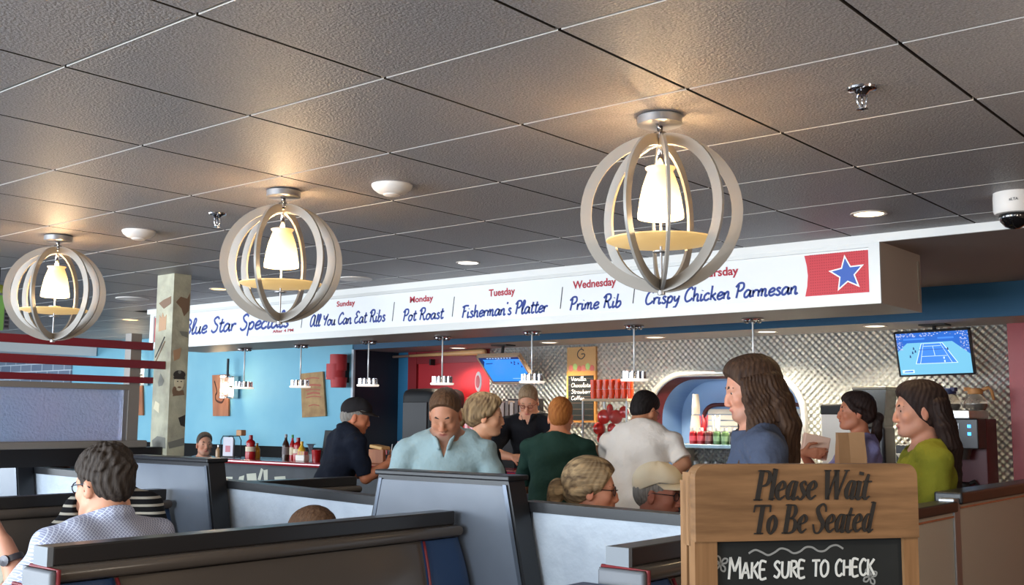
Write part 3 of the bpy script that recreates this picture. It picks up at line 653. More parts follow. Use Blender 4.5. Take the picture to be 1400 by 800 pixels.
def addto(a, b): o = len(a.v); a.v += b.v; a.f += [tuple(i+o for i in f) for f in b.f]; a.mi += b.mi; return a
port = clip_x(oval(4.115, 1.72, .036, .055), 2)
for pl_, mi, d in ((oval(4.115, 1.772, .046, .03), 1, .002), ([(4.07, 1.755), (4.16, 1.755), (4.155, 1.742), (4.075, 1.742)], 1, .0025), (oval(4.103, 1.728, .006, .004, 8), 1, .002), (oval(4.13, 1.728, .006, .004, 8), 1, .002), (oval(4.118, 1.69, .015, .006, 8), 3, .002),
                    (oval(4.115, 1.79, .012, .012, 8), 4, .003), ([(4.07, 1.63), (4.16, 1.64), (4.15, 1.672), (4.085, 1.672)], 3, .001), (oval(4.082, 1.665, .017, .03, 10), 3, .0022)): addto(port, clip_x(pl_, mi, d))
port.build('portrait_clipping', stk, pillar, world=True)
clips = [clip_x([(4.065, 2.25), (4.1, 2.29), (4.15, 2.28), (4.17, 2.32), (4.165, 2.2), (4.13, 2.16), (4.11, 2.21)], 3), clip_x([(4.1, 2.06), (4.165, 2.06), (4.168, 2.02), (4.12, 2.03)], 4),
         clip_x([(4.12, 1.49), (4.172, 1.51), (4.172, 1.43), (4.14, 1.44)], 1), clip_x([(4.05, 1.33), (4.17, 1.36), (4.172, 1.31), (4.06, 1.29)], 4), clip_x([(4.06, 1.93), (4.12, 1.95), (4.11, 1.88), (4.07, 1.86)], 0),
         clip_y([(-6.40, 2.12), (-6.395, 2.17), (-6.375, 2.15), (-6.36, 2.185), (-6.34, 2.15), (-6.315, 2.17), (-6.315, 2.07), (-6.40, 2.06)], 0), clip_y([(-6.43, 1.89), (-6.42, 1.885), (-6.32, 2.02), (-6.33, 2.025)], 1), clip_y([(-6.425, 1.86), (-6.415, 1.855), (-6.315, 1.99), (-6.325, 1.995)], 3),
         clip_y([(-6.38, 1.72), (-6.355, 1.78), (-6.31, 1.73), (-6.33, 1.70), (-6.37, 1.695)], 4), clip_y([(-6.42, 1.55), (-6.40, 1.6), (-6.35, 1.58), (-6.355, 1.52)], 2), clip_y([(-6.42, 1.34), (-6.36, 1.37), (-6.27, 1.36), (-6.26, 1.29), (-6.41, 1.30)], 4), clip_y([(-6.41, 2.25), (-6.36, 2.27), (-6.27, 2.29), (-6.27, 2.24), (-6.35, 2.21)], 3)]
for c_ in clips: c_.build('clipping', stk, pillar, world=True)

# ---------- divider: black base, frosted glass panel, dark red rails
DX = -6.35
div = thing('glass_divider', 'divider with frosted blue glass under three dark red rails, ending at the collage column', 'divider', (DX, 2.6, 0))
MB().box((DX-.06, 1.2, 1.195), (DX+.06, 4.035, 1.30)).build('base', black, div, world=True)
for y in (1.3, 3.56): MB().box((DX-.04, y, 0), (DX+.04, y+.07, 1.195)).build('leg', black, div, world=True)
greyp = M('post_grey', (128, 122, 116), .5)
MB().box((DX-.075, 1.2, 1.30), (DX+.075, 3.92, 1.345), bev=.008).build('sill', greyp, div, world=True)
MB().box((DX-.04, 3.80, 1.345), (DX+.03, 3.875, 2.03)).build('post', greyp, div, world=True)
MB().box((DX-.03, 1.2, 1.665), (DX+.03, 3.80, 1.70)).build('top_frame', greyp, div, world=True)
MB().box((DX-.02, 3.77, 1.345), (DX+.02, 3.80, 1.665)).build('side_frame', alu, div, world=True)
gm = M('frosted_glass', (196, 210, 240), .4, 0, .6, bump=(55, .9, .01), trans=.72, mix=((222, 212, 240), 1.4, 2, .3, .7, (1, 1, 1)))
MB().box((DX-.005, 1.2, 1.345), (DX+.005, 3.77, 1.665)).build('glass_panel', gm, div, world=True)
rail = M('rail_burgundy', (112, 28, 40), .4)
for z0, z1, y1, xo in ((1.925, 1.975, 3.945, .04), (1.806, 1.858, 4.04, .045), (1.71, 1.75, 3.955, .04)):
    MB().box((DX+.03, 1.2, z0), (DX+.055, y1, z1)).build('rail', rail, div, world=True)
# ---------- hanging green banner with a leaf
b = thing('hanging_banner', 'green and dark lettered banner with a leaf emblem hanging beyond the dark red rails', 'banner', (-6.9, 3.24, 2.0))
ya = onx(-12, 430, -6.9).y; yb = onx(5, 430, -6.9).y; yc = onx(13, 430, -6.9).y; zA = onx(4, 404, -6.9).z; zB = onx(4, 452, -6.9).z
MB().box((-6.905, ya, zB), (-6.895, yb, zA)).build('cloth', M('banner_green', (120, 178, 92), .6), b, world=True)
MB().box((-6.904, yb, zB+.01), (-6.896, yc, zA)).build('letter_strip', M('banner_dark', (96, 96, 104), .6), b, world=True)
mb = MB(); mb.ell((-6.89, onx(4, 390, -6.9).y, zA+.035), (.008, .03, .025), 12, 8); mb.ell((-6.89, onx(0, 390, -6.9).y, zA+.045), (.008, .03, .022), 12, 8); mb.build('leaf_emblem', M('leaf_olive', (118, 128, 48), .6), b, smooth=True, world=True)
MB().tube([(-6.9, (ya+yb)/2, zA), (-6.9, (ya+yb)/2, CEIL)], .004, 6).build('cord', blackm, b, world=True)
mb = MB()
for k in range(7): mb.box((-6.896, yb+.006, zB+.02+k*.026), (-6.895, yc-.006, zB+.036+k*.026))
mb.build('lettering', M('banner_letter', (40, 40, 52), .6), b, world=True)

# ---------- blue wall decorations
kraft = M('kraft_board', (176, 144, 100), .8, mix=((150, 118, 82), 9, 3, .35, .65, (1, 1, 1)))
def board_on_wall(name, label, pts, y, m):
    P = [ony(*p, y) for p in pts]; t = thing(name, label, 'wall sign', (P[0].x, y, min(p.z for p in P)))
    MB().add([tuple(p) for p in P]+[(p.x, y+.02, p.z) for p in P], [(0, 1, 2, 3), (7, 6, 5, 4), (0, 4, 5, 1), (1, 5, 6, 2), (2, 6, 7, 3), (3, 7, 4, 0)]).build('board', m, t, world=True)
    return t, P
t, P = board_on_wall('cardboard_poster', 'weathered cardboard poster with faded red lines on the blue wall beside the red drum shades', [(411, 511), (441, 508), (445, 569), (413, 571)], 7.32, kraft)
fr = (P[3], (P[2]-P[3]), (P[0]-P[3])); mb = MB()
for k, (a, b_, z) in enumerate(((.2, .8, .86), (.15, .85, .7), (.2, .82, .6), (.25, .8, .52), (.2, .85, .44), (.3, .75, .25))): mb.ribbon([(a, z), ((a+b_)/2, z+.02), (b_, z-.01)], .045 if k in (1, 3) else .025, fr, .002)
mb.build('faded_print', M('faded_red', (168, 96, 78), .8), t, world=True)
wood = M('plank_wood', (172, 112, 74), .6, mix=((146, 88, 56), 12, 3, .35, .65, (1, 1, .2)))
t, P = board_on_wall('wooden_plaque', 'narrow wooden plaque with a burnt swirl behind the glowing wall lantern', [(290, 513), (312, 512), (312, 569), (291, 569)], 7.32, wood)
fr = (P[3], (P[2]-P[3]), (P[0]-P[3]))
MB().ribbon([(.15, .85), (.3, .6), (.2, .5), (.25, .38), (.6, .33), (.75, .45), (.55, .52)], .05, fr, .002).build('burnt_swirl', M('burnt', (70, 40, 28), .8), t, world=True)
t, P = board_on_wall('wooden_plaque', 'narrow wooden plaque under a small lantern behind the end of the red rails', [(181, 522), (194, 522), (195, 568), (182, 568)], 7.32, wood)
def lantern(label, px, py0, py1, y):
    a = ony(px, py0, y); b_ = ony(px, py1, y); t = thing('wall_lantern', label, 'wall lamp', (a.x, y, b_.z)); h = a.z-b_.z
    MB().box((-.05, .07, 0), (.05, .13, h), bev=.005).build('back_plate', M('lantern_plate', (205, 212, 216), .3, .6), t)
    MB().openlathe([(.06, h*.05), (.06, h*.95)], seg=24).build('glass_cylinder', M('lantern_glass', (240, 246, 250), .05, 0, .6, trans=.85, alpha=.5), t, smooth=True)
    mb = MB(); mb.lathe([(.064, h*.02), (.064, h*.08), (0, h*.08)], seg=20).lathe([(.064, h*.92), (.064, h), (0, h)], seg=20); mb.build('rings', chrome, t, smooth=40)
    MB().ell((0, 0, h*.45), (.028, .028, h*.28), 14, 10).build('bulb', M('lantern_bulb', (255, 220, 160), .4, emit=((255, 214, 140), 7)), t, smooth=True)
    MB().tube([(0, .02, h), (0, .02, h+.19)], .014, 8).box((-.02, .02, h*.5), (.02, .1, h*.56)).build('stem', M('stem_dark', (58, 62, 66), .4, .6), t)
    l = bpy.data.lights.new('lantern_glow', 'POINT'); l.energy = 5; l.color = WARM; l.shadow_soft_size = .06; o = bpy.data.objects.new('lantern_glow', l); C.objects.link(o); o.parent = t; o.location = (0, -.09, h*.45)
lantern('glowing glass wall lantern overlapping the burnt swirl plaque', 309, 514, 545, 7.18)
lantern('glowing glass wall lantern just past the end of the dark red rails', 187, 500, 527, 7.18)
t = thing('drum_shade_cluster', 'two overlapping red drum shades on the blue wall beside the cardboard poster', 'wall lamp', ony(460, 530, 7.24))
c0 = ony(459, 490, 7.24); c1 = ony(459, 530, 7.24)
reds = M('drum_red', (178, 52, 56), .55)
MB().lathe([(.085, .17), (.085, .33), (0, .33)], c=(.02, 0, 0), seg=28).build('upper_drum', reds, t, smooth=40)
MB().lathe([(0, .08), (.095, .08), (.095, .235), (.08, .235)], c=(-.005, -.01, 0), seg=28).build('middle_drum', reds, t, smooth=40)
MB().lathe([(0, 0), (.075, 0), (.085, .10)], c=(.03, 0, 0), seg=28).build('lower_drum', reds, t, smooth=40)
MB().box((-.02, .02, .05), (.06, .11, .25)).build('wall_bracket', blackm, t)

# ================================================================== BOOTHS
paint = M('panel_laminate', (112, 120, 131), .38, 0, .5, bump=(14, .12, .004), mix=((98, 106, 118), 3, 3, .3, .7, (1, 1, 1)))
crackle = M('crackle_laminate', (184, 194, 204), .42, 0, .5, bump=(16, .55, .012), mix=((168, 178, 190), 5, 4, .35, .65, (1, 1, 1)))
edge = M('edge_grey', (92, 100, 112), .3, .5)
PY = 3.35
def high_panel(label, cx, hw, ht):
    t = thing('booth_end_panel', label, 'booth panel', (cx, PY, 0), 0, 'tall tapered booth end panels')
    tw = hw+.228*ht
    MB().prism([(-tw, 0), (tw, 0), (hw, ht), (-hw, ht)], .10).build('core', black, t)
    k = .03; tb = hw+.228*(ht-.02)
    MB().prism([(-tw+k, .02), (tw-k, .02), (hw-k+.01, ht-.02), (-hw+k-.01, ht-.02)], .004, Matrix.Translation((0, -.004, 0))).build('laminate_face', paint, t)
    for s in (-1, 1):
        e4 = [(s*(tw-k+.006), .01), (s*(tw-k-.012), .01), (s*(hw-k+.004), ht-.015), (s*(hw-k+.022), ht-.015)]
        MB().prism(e4, .004, Matrix.Translation((0, -.007, 0))).build('edge_strip', edge, t)
    MB().box((-hw-.012, -.015, ht), (hw+.012, .115, ht+.022), bev=.006).build('top_cap', black, t)
    return t
high_panel('tall tapered grey panel directly below the man in the pale blue polo', -3.152, .372, 1.252)
high_panel('tall tapered blue-grey panel behind the patterned shirt and below the collage column', -5.178, .387, 1.262)
high_panel('tall tapered blue-grey panel cut by the picture edge under the glass divider', -7.22, .38, 1.262)
def low_wall(label, x0, x1, z0, z1):
    t = thing('booth_low_wall', label, 'low partition', ((x0+x1)/2, PY+.14, 0), 0, 'low crackled booth walls'); Y0 = PY+.12
    F6 = [(0, 3, 2, 1), (4, 5, 6, 7), (0, 1, 5, 4), (1, 2, 6, 5), (2, 3, 7, 6), (3, 0, 4, 7)]
    MB().add([(x0, Y0, 0), (x1, Y0, 0), (x1, Y0+.05, 0), (x0, Y0+.05, 0), (x0, Y0, z0-.04), (x1, Y0, z1-.04), (x1, Y0+.05, z1-.04), (x0, Y0+.05, z0-.04)], F6).build('laminate', crackle, t, world=True)
    MB().add([(x0, Y0-.015, z0-.04), (x1, Y0-.015, z1-.04), (x1, Y0+.07, z1-.04), (x0, Y0+.07, z0-.04), (x0, Y0-.015, z0), (x1, Y0-.015, z1), (x1, Y0+.07, z1), (x0, Y0+.07, z0)], F6).build('top_cap', black, t, world=True)
    MB().box((x0, Y0-.012, 0), (x0+.05, Y0-.001, z0-.04)).build('side_post', black, t, world=True)
low_wall('low crackled white partition before the bun-haired woman and the man in the cream cap', -2.80, -1.47, 1.168, 1.150)
low_wall('low crackled pale blue partition in front of the man in the navy cap', -4.90, -3.62, 1.172, 1.142)
low_wall('low crackled pale blue partition with dark hair showing above it', -6.95, -5.66, 1.172, 1.158)
vinyl = M('brown_vinyl', (90, 82, 75), .22, 0, .5, bump=(120, .12, .002))
navyv = M('navy_vinyl', (44, 70, 110), .34, 0, .5, bump=(120, .12, .002))
piping = M('red_piping', (120, 40, 44), .4)
capm = M('bench_cap', (44, 42, 42), .3, 0, .5)
def bench(label, x, y0, y1, face=1, zt=1.125, side_left=True, side_right=True, group='brown vinyl booth benches'):
    """a bench whose back runs along Y; face=+1 looks towards +X"""
    t = thing('booth_bench', label, 'booth bench', (x, (y0+y1)/2, 0), 0, group); L = (y1-y0)/2; f = face
    def px(a, b): return (min(a*f, b*f), max(a*f, b*f))
    a, b = px(-.06, .03); MB().box((a, -L, 0), (b, L, zt-.06)).build('back_core', M('bench_core', (74, 68, 64), .6), t)
    a, b = px(-.05, .035); MB().box((a, -L+.03, zt-.055), (b, L-.02, zt), bev=.005).build('top_cap', capm, t)
    a, b = px(-.055, .075)
    MB().box((a, -L+.01, zt-.10), (b, L, zt-.055), bev=.02).build('top_roll', vinyl, t, smooth=40)
    # curved vinyl face: cross-section (x, z) swept along y in columns so the end panels can bow
    def cushion(ya, yb, bow, m, name):
        n, k = 14, 8; vs, fs = [], []
        for i in range(n+1):
            v = i/n; z = zt-.105-v*(zt-.105-.50); xx = .05+.055*math.sin(PI*min(1, v*1.05))+.05*v
            for j in range(k+1):
                u = j/k; e = min(u, 1-u)*k; inset = .012*max(0, 1-e)
                yA = ya+(bow[0]*math.sin(v*PI/2) if bow[0] else 0); yB = yb+(bow[1]*math.sin(v*PI/2) if bow[1] else 0)
                vs.append((f*(xx-inset), yA+(yB-yA)*u, z))
        for i in range(n):
            for j in range(k): fs.append((i*(k+1)+j, i*(k+1)+j+1, (i+1)*(k+1)+j+1, (i+1)*(k+1)+j))
        nv = len(vs); vs += [(f*.0, p[1], p[2]) for p in vs]
        ring = [j for j in range(k+1)]+[i*(k+1)+k for i in range(1, n+1)]+[n*(k+1)+j for j in range(k-1, -1, -1)]+[i*(k+1) for i in range(n-1, 0, -1)]
        for q in range(len(ring)): r2 = ring[(q+1) % len(ring)]; fs.append((ring[q], r2, r2+nv, ring[q]+nv))
        mb = MB(); mb.add(vs, fs); mb.build(name, m, t, smooth=50)
        return [(f*(.055+.055*math.sin(PI*min(1, i/n*1.05))+.05*i/n), yb+(bow[1]*math.sin(i/n*PI/2) if bow[1] else 0), zt-.105-i/n*(zt-.605)) for i in range(n+1)]
    s = .22
    p1 = cushion(-L+.02, -L+s, (0, .05), navyv, 'side_cushion'); MB().tube(p1, .006, 6).build('piping', piping, t, smooth=True)
    p2 = cushion(-L+s, L-s, (.05, -.05), vinyl, 'centre_cushion'); MB().tube([(p[0], p[1], p[2]) for p in p2], .006, 6).build('piping', piping, t, smooth=True)
    cushion(L-s, L-.005, (-.05, 0), navyv, 'side_cushion')
    a, b = px(.02, .56); MB().box((a, -L+.01, .40), (b, L, .47), bev=.025).build('seat', vinyl, t, smooth=40)
    a, b = px(.0, .5); MB().box((a, -L+.02, 0), (b, L-.01, .40)).build('plinth', black, t)
    a, b = px(-.06, .10); MB().box((a, -L-.012, .0), (b, -L+.012, zt-.06), bev=.01).build('end_panel', M('end_silver', (104, 107, 112), .5), t, smooth=40)
    MB().tube([(a, -L+.014, zt-.058), (b, -L+.014, zt-.058), (b, -L+.014, .1)], .007, 6).build('piping', piping, t, smooth=True)
    MB().box((-.045, -L+.012, zt-.055), (.035, -L+.03, zt)).build('cap_bracket', M('bracket_grey', (120, 126, 132), .5), t)
    return t
bench('long brown vinyl bench with navy side panels before the man in the patterned shirt', -3.06, 1.575, 3.325, 1, 1.125)
bench('brown vinyl booth bench facing the man in the patterned shirt', -5.12, 1.6, 3.325, 1, 1.118)
bench('booth bench whose silver end and black cap stand beside the wooden waiting sign', -1.80, 2.66, 3.33, 1, 1.13)
bench('brown booth bench the man in the patterned shirt sits on', -3.21, 1.62, 3.32, -1, 1.05)
bench('brown booth bench behind the low wall in front of the man in the navy cap', -5.24, 3.56, 4.78, 1, 1.125)
bench('booth bench carrying the woman with the bun and the man in the cream cap', -3.02, 3.56, 4.62, 1, .98)
bench('dark booth bench along the black base of the glass divider', -6.20, 3.58, 4.0, 1, 1.2)
# ---------- brushed steel partition beside the aisle
RX = -1.40
sp = thing('steel_partition', 'brushed steel clad partition with black cap beside the woman in the olive shirt', 'partition', (RX, 4.9, 0))
MB().box((RX-.05, 3.56, 0), (RX, 4.40, 1.15)).build('short_panel', steel, sp, world=True)
MB().box((RX-.07, 3.56, 1.15), (RX+.02, 4.41, 1.19), bev=.006).build('short_cap', black, sp, world=True)
MB().box((RX-.05, 4.47, 0), (RX, 7.2, 1.175)).build('long_panel', steel, sp, world=True)
MB().box((RX-.09, 4.46, 1.175), (RX+.02, 7.2, 1.222), bev=.008).build('long_cap', black, sp, world=True)
MB().box((RX-.055, 4.40, 0), (RX+.008, 4.47, 1.20), bev=.004).build('corner_post', alu, sp, world=True)
MB().box((RX, 4.48, 1.158), (RX+.006, 7.2, 1.166)).box((RX, 3.56, 1.128), (RX+.006, 4.40, 1.136)).build('bead', chrome, sp, world=True)

# ================================================================== WAITING SIGN
ws = thing('waiting_sign', 'wooden sign with chalkboard reading Please Wait To Be Seated', 'sign')
A0 = atd(950, 640, 2.52); A1 = atd(1253, 626, 2.66); A1.z = A0.z
rr = (A1-A0).normalized(); wS = (A1-A0).length; ang = math.atan2(rr.y, rr.x)
ws.location = (A0.x, A0.y, 0); ws.rotation_euler = (0, 0, ang)
oak = M('oak_board', (140, 104, 70), .5, 0, .4, bump=(30, .15, .002, (1, 1, 8)), mix=((108, 78, 50), 7, 5, .35, .66, (.6, 1, 6)))
oak2 = M('oak_frame', (148, 110, 74), .5, 0, .4, mix=((122, 88, 56), 7, 4, .35, .66, (6, 1, .5)))
zt = A0.z+.008; zh = zt-.178
def rounded(x0, x1, z0, z1, r, n=6):
    p = [(x0, z0), (x1, z0)]
    for k in range(n+1): a = PI/2*k/n; p.append((x1-r+r*math.cos(a), z1-r+r*math.sin(a)))
    for k in range(n+1): a = PI/2+PI/2*k/n; p.append((x0+r+r*math.cos(a), z1-r+r*math.sin(a)))
    return p
MB().prism(rounded(0, wS, zh, zt, .03), .045).build('header', oak, ws)
MB().box((0, .006, 0), (.056, .04, zh)).build('frame_post', oak2, ws); MB().box((wS-.04, .006, 0), (wS, .04, zh)).build('frame_post', oak2, ws)
MB().box((.056, .006, .1), (wS-.04, .04, .15)).build('bottom_rail', oak2, ws)
slate = M('chalkboard', (34, 36, 36), .75, 0, .25, mix=((42, 45, 45), 4, 4, .3, .7, (1, 1, 1)))
MB().box((.056, .016, .15), (wS-.04, .03, zh)).build('chalkboard', slate, ws)
MB().box((.0, .055, .2), (wS, .09, zt-.04)).build('rear_board', oak2, ws)
MB().box((0, .03, zt-.19), (.04, .075, zt-.02)).box((wS-.04, .03, zt-.19), (wS, .075, zt-.02)).build('hinge_block', oak2, ws)
bpy.context.view_layer.update()
def wfr(x, z, y=-.0): return (chain(ws) @ Vector((x, y, z)), chain(ws).to_3x3() @ Vector((1, 0, 0)), Vector((0, 0, 1)))
dark = M('burnt_letter', (30, 27, 25), .55)
stroke_text('Please Wait', SERIF, wfr(.144, zt-.084), .070, .304, .1, 'lettering', dark, ws, slant=.24, depth=.003, kern=-.05)
stroke_text('To Be Seated', SERIF, wfr(.135, zt-.162), .068, .320, .1, 'lettering', dark, ws, slant=.24, depth=.003, kern=-.05)
chalk = M('chalk_line', (214, 216, 212), .9); chalkg = M('chalk_grey', (140, 142, 140), .9)
stroke_text('MAKE SURE TO CHECK', CHALK, wfr(.086, zh-.088, .016), .05, .385, .11, 'chalk_writing', chalk, ws, slant=.06, depth=.0012)
mb = MB(); fr = wfr(.14, zh-.03, .016); mb.ribbon([(x*.0165, .007*math.sin(x*1.5)+x*.0006) for x in range(0, 16)], .0045, fr, .001)
for cx, cz in ((-.072, -.022), (.318, -.062)):
    for k in range(4):
        a = k*PI/2+.5; mb.ribbon([(cx, cz), (cx+.014*math.cos(a-.4), cz+.014*math.sin(a-.4)), (cx+.02*math.cos(a), cz+.02*math.sin(a)), (cx+.014*math.cos(a+.4), cz+.014*math.sin(a+.4)), (cx, cz)], .002, fr, .001)
mb.build('chalk_doodle', chalkg, ws, world=True)

# ================================================================== BAR
BZ = 1.115
bar = thing('bar_counter', 'long bar counter with glossy red top and chalk-drawn black front', 'bar counter', (-5.6, 6.35, 0))
MB().box((-8.75, 6.05, BZ-.04), (-2.75, 6.62, BZ), bev=.012).build('counter_top', M('red_gloss_top', (150, 24, 38), .16, 0, .5, coat=.5), bar, smooth=40, world=True)
MB().box((-8.6, 6.2, 0), (-2.85, 6.55, BZ-.04)).build('base', M('bar_front', (48, 52, 58), .6, mix=((62, 66, 72), 5, 4, .35, .65, (1, 1, 1))), bar, world=True)
chalkw = M('chalk_drawing', (196, 196, 180), .85)
for pts in ([(283, 640), (290, 637), (293, 652), (299, 650), (298, 660), (286, 660)], [(306, 656), (318, 656), (318, 661), (307, 661)], [(327, 656), (334, 654), (333, 661), (326, 661)], [(337, 652), (350, 651), (351, 661), (338, 661)], [(352, 660), (357, 644), (360, 646), (356, 661)], [(360, 647), (366, 646), (366, 661), (361, 661)], [(375, 656), (390, 655), (391, 663), (376, 664)]):
    P = [ony(x, y-4, 6.199) for x, y in pts]; MB().add([tuple(p) for p in P]+[(p.x, 6.2, p.z) for p in P], [tuple(range(len(P)))]).build('chalk_drawing', chalkw, bar, world=True)

# ---------- small things on the bar
def bottle(name, label, p, h, r, prof, m, capm_, group=None, liquid=None, lab=None):
    t = thing(name, label, 'bottle', p, 0, group)
    pr = [(0, 0)]+[(r*a, h*b_) for a, b_ in prof]
    MB().lathe(pr, seg=20).build('body', m, t, smooth=45)
    rn = r*prof[-1][0]; MB().lathe([(0, h*prof[-1][1]-.002), (rn*1.15, h*prof[-1][1]), (rn*1.1, h), (0, h)], seg=16).build('cap', capm_, t, smooth=40)
    if lab: MB().openlathe([(r*1.01, h*.2), (r*1.01, h*.5)], seg=20).build('label', lab, t, smooth=True)
    return t
KET = [(1, .0), (1.05, .1), (1, .35), (.8, .5), (.95, .66), (.8, .74), (.35, .82)]
SAU = [(1, 0), (1, .55), (.9, .62), (.4, .78), (.36, .88)]
redb = M('ketchup_red', (172, 26, 30), .25); redc = M('cap_red', (150, 20, 24), .35); yel = M('mustard_yellow', (226, 176, 50), .3); brn = M('sauce_brown', (58, 34, 24), .2); grn = M('cap_green', (44, 140, 70), .4); creaml = M('label_cream', (228, 214, 186), .6); whitecap = M('cap_white', (235, 235, 230), .4)
def onbar(px, y): p = ony(px, 600, y); return (p.x, y, BZ)
t = thing('menu_caddy', 'black wire caddy holding a pale drinks card on the far end of the red bar', 'caddy', onbar(316, 6.33), .2)
MB().box((-.085, -.045, 0), (.085, .045, .006)).tube([(-.085, -.045, 0), (-.085, -.045, .16), (-.06, -.045, .2), (.06, -.045, .2), (.085, -.045, .16), (.085, -.045, 0)], .005, 6).tube([(-.085, .045, 0), (-.085, .045, .16), (-.06, .045, .2), (.06, .045, .2), (.085, .045, .16), (.085, .045, 0)], .005, 6).build('frame', blackm, t)
MB().box((-.062, -.04, .012), (.062, -.03, .19)).build('card', M('card_pale', (206, 204, 214), .4), t); MB().box((-.03, -.0415, .05), (.03, -.04, .11)).build('card_print', M('card_pink', (196, 120, 130), .5), t)
bottle('ketchup_bottle', 'red ketchup bottle with cream label beside the menu caddy', onbar(343, 6.3), .215, .046, KET, redb, redc, 'condiments on the bar', lab=creaml)
bottle('mustard_bottle', 'small yellow bottle behind the ketchup at the menu caddy', onbar(352, 6.38), .14, .03, SAU, yel, creaml, 'condiments on the bar')
bottle('salt_shaker', 'small tan shaker on the camera side of the menu caddy', onbar(299, 6.30), .11, .024, SAU, M('tan_glass', (176, 140, 100), .3), chrome, 'condiments on the bar')
t = thing('wooden_block', 'small tan wooden block standing on the menu caddy', 'block', (onbar(327, 6.33)[0], 6.35, BZ+.205)); MB().box((-.04, -.03, 0), (.04, .03, .055), bev=.008).build('block', M('block_tan', (190, 140, 96), .6), t)
bottle('sauce_bottle', 'slim dark sauce bottle with grey neck near the middle of the blue wall', onbar(391, 6.33), .23, .032, SAU, brn, M('cap_grey', (150, 150, 155), .4), 'condiments on the bar', lab=M('label_grey', (120, 110, 110), .5))
bottle('hot_sauce_bottle', 'red hot sauce bottle with bright green cap', onbar(400, 6.36), .225, .026, SAU, redb, grn, 'condiments on the bar', lab=creaml)
bottle('ketchup_bottle', 'red ketchup bottle standing behind the green-capped hot sauce', onbar(408, 6.38), .20, .044, KET, redb, redc, 'condiments on the bar', lab=creaml)
bottle('mustard_bottle', 'pale yellow squeeze bottle next to the green-capped hot sauce', onbar(413, 6.3), .17, .034, SAU, yel, yel, 'condiments on the bar')
t = thing('sugar_caddy', 'small white caddy full of pink and yellow sugar packets', 'caddy', onbar(414, 6.24)); MB().box((-.06, -.03, 0), (.06, .03, .055), bev=.006).build('tray', M('tray_white', (226, 220, 210), .4), t)
mb = MB()
for k in range(7): mb.mat(k % 2).box((-.052+k*.015, -.02, .03), (-.041+k*.015, .02, .085))
mb.build('packets', [M('packet_pink', (222, 150, 150), .6), M('packet_yellow', (232, 206, 120), .6)], t)
t = thing('foil_bundle', 'crumpled silver-blue foil bundle beside the sugar caddy', 'foil', onbar(425, 6.3))
mb = MB(); mb.lathe([(0, 0), (.03, 0), (.026, .06), (.014, .09), (.03, .14), (.05, .15)], seg=9, rib=.15, ribn=4); mb.build('foil', M('foil_blue', (150, 176, 196), .3, .7), t)
t = thing('red_cup', 'short red tumbler right behind the foil bundle', 'cup', onbar(433, 6.3)); MB().lathe([(0, 0), (.035, 0), (.042, .1), (.038, .1), (.033, .01), (0, .01)], seg=20).build('cup', redb, t, smooth=40)
t = thing('till_screen', 'black till screen behind the man in the navy cap', 'screen', onbar(448, 6.45)); t.location.y = 6.5
MB().box((-.13, -.015, .08), (.13, .015, .27), Matrix.Rotation(-.15, 4, 'X'), bev=.005).build('display', blackm, t); MB().box((-.03, .0, 0), (.03, .03, .14)).box((-.08, -.06, 0), (.08, .08, .012)).build('stand', blackm, t)
t = thing('wooden_box', 'wooden napkin box on the bar by the hand of the man in the navy cap', 'box', onbar(520, 6.42)); MB().box((-.09, -.05, .0), (.09, .05, .12), bev=.006).build('box', wood, t); MB().box((-.095, -.055, .12), (.06, .05, .15), Matrix.Rotation(.12, 4, 'Y'), bev=.01).build('lid', M('lid_tan', (206, 164, 104), .6), t)
t = thing('drink_glass', 'clear drink glass with dark cola near the hand of the man in the navy cap', 'glass', onbar(533, 6.25)); MB().openlathe([(.028, .0), (.036, .12)], seg=20).lathe([(0, 0), (.028, 0), (.028, .004), (0, .004)], seg=20).build('tumbler', M('clear_glass', (235, 240, 242), .05, 0, .5, trans=1), t, smooth=40); MB().lathe([(0, .006), (.027, .006), (.033, .085), (0, .085)], seg=20).build('cola', M('cola', (40, 16, 12), .1), t, smooth=40); MB().tube([(.005, 0, .01), (.02, .01, .17)], .003, 6).build('straw', M('straw_white', (240, 240, 240), .4), t)
bottle('ketchup_bottle', 'red ketchup bottle beside the pale blue polo sleeve', onbar(546, 6.4), .19, .044, KET, redb, redc, 'condiments on the bar')
bottle('pepper_shaker', 'tan shaker in front of the ketchup beside the pale blue polo sleeve', onbar(542, 6.27), .13, .026, SAU, M('tan_glass', (176, 140, 100), .3), chrome, 'condiments on the bar')
bottle('cream_jug', 'small cream coloured bottle closest to the pale blue polo sleeve', onbar(551, 6.24), .10, .028, SAU, creaml, creaml, 'condiments on the bar')

# ---------- back counter and what stands on it
bc = thing('back_counter', 'steel back counter along the quilted wall under the coffee machine', 'counter', (-4.4, 7.62, 0))
MB().box((-6.8, 7.36, 0), (-2.15, 7.965, .88)).build('cabinet', M('cabinet_dark', (52, 50, 52), .5), bc, world=True)
MB().box((-6.82, 7.33, .88), (-2.12, 7.97, .92), bev=.006).build('worktop', steel, bc, world=True)
CT = .92
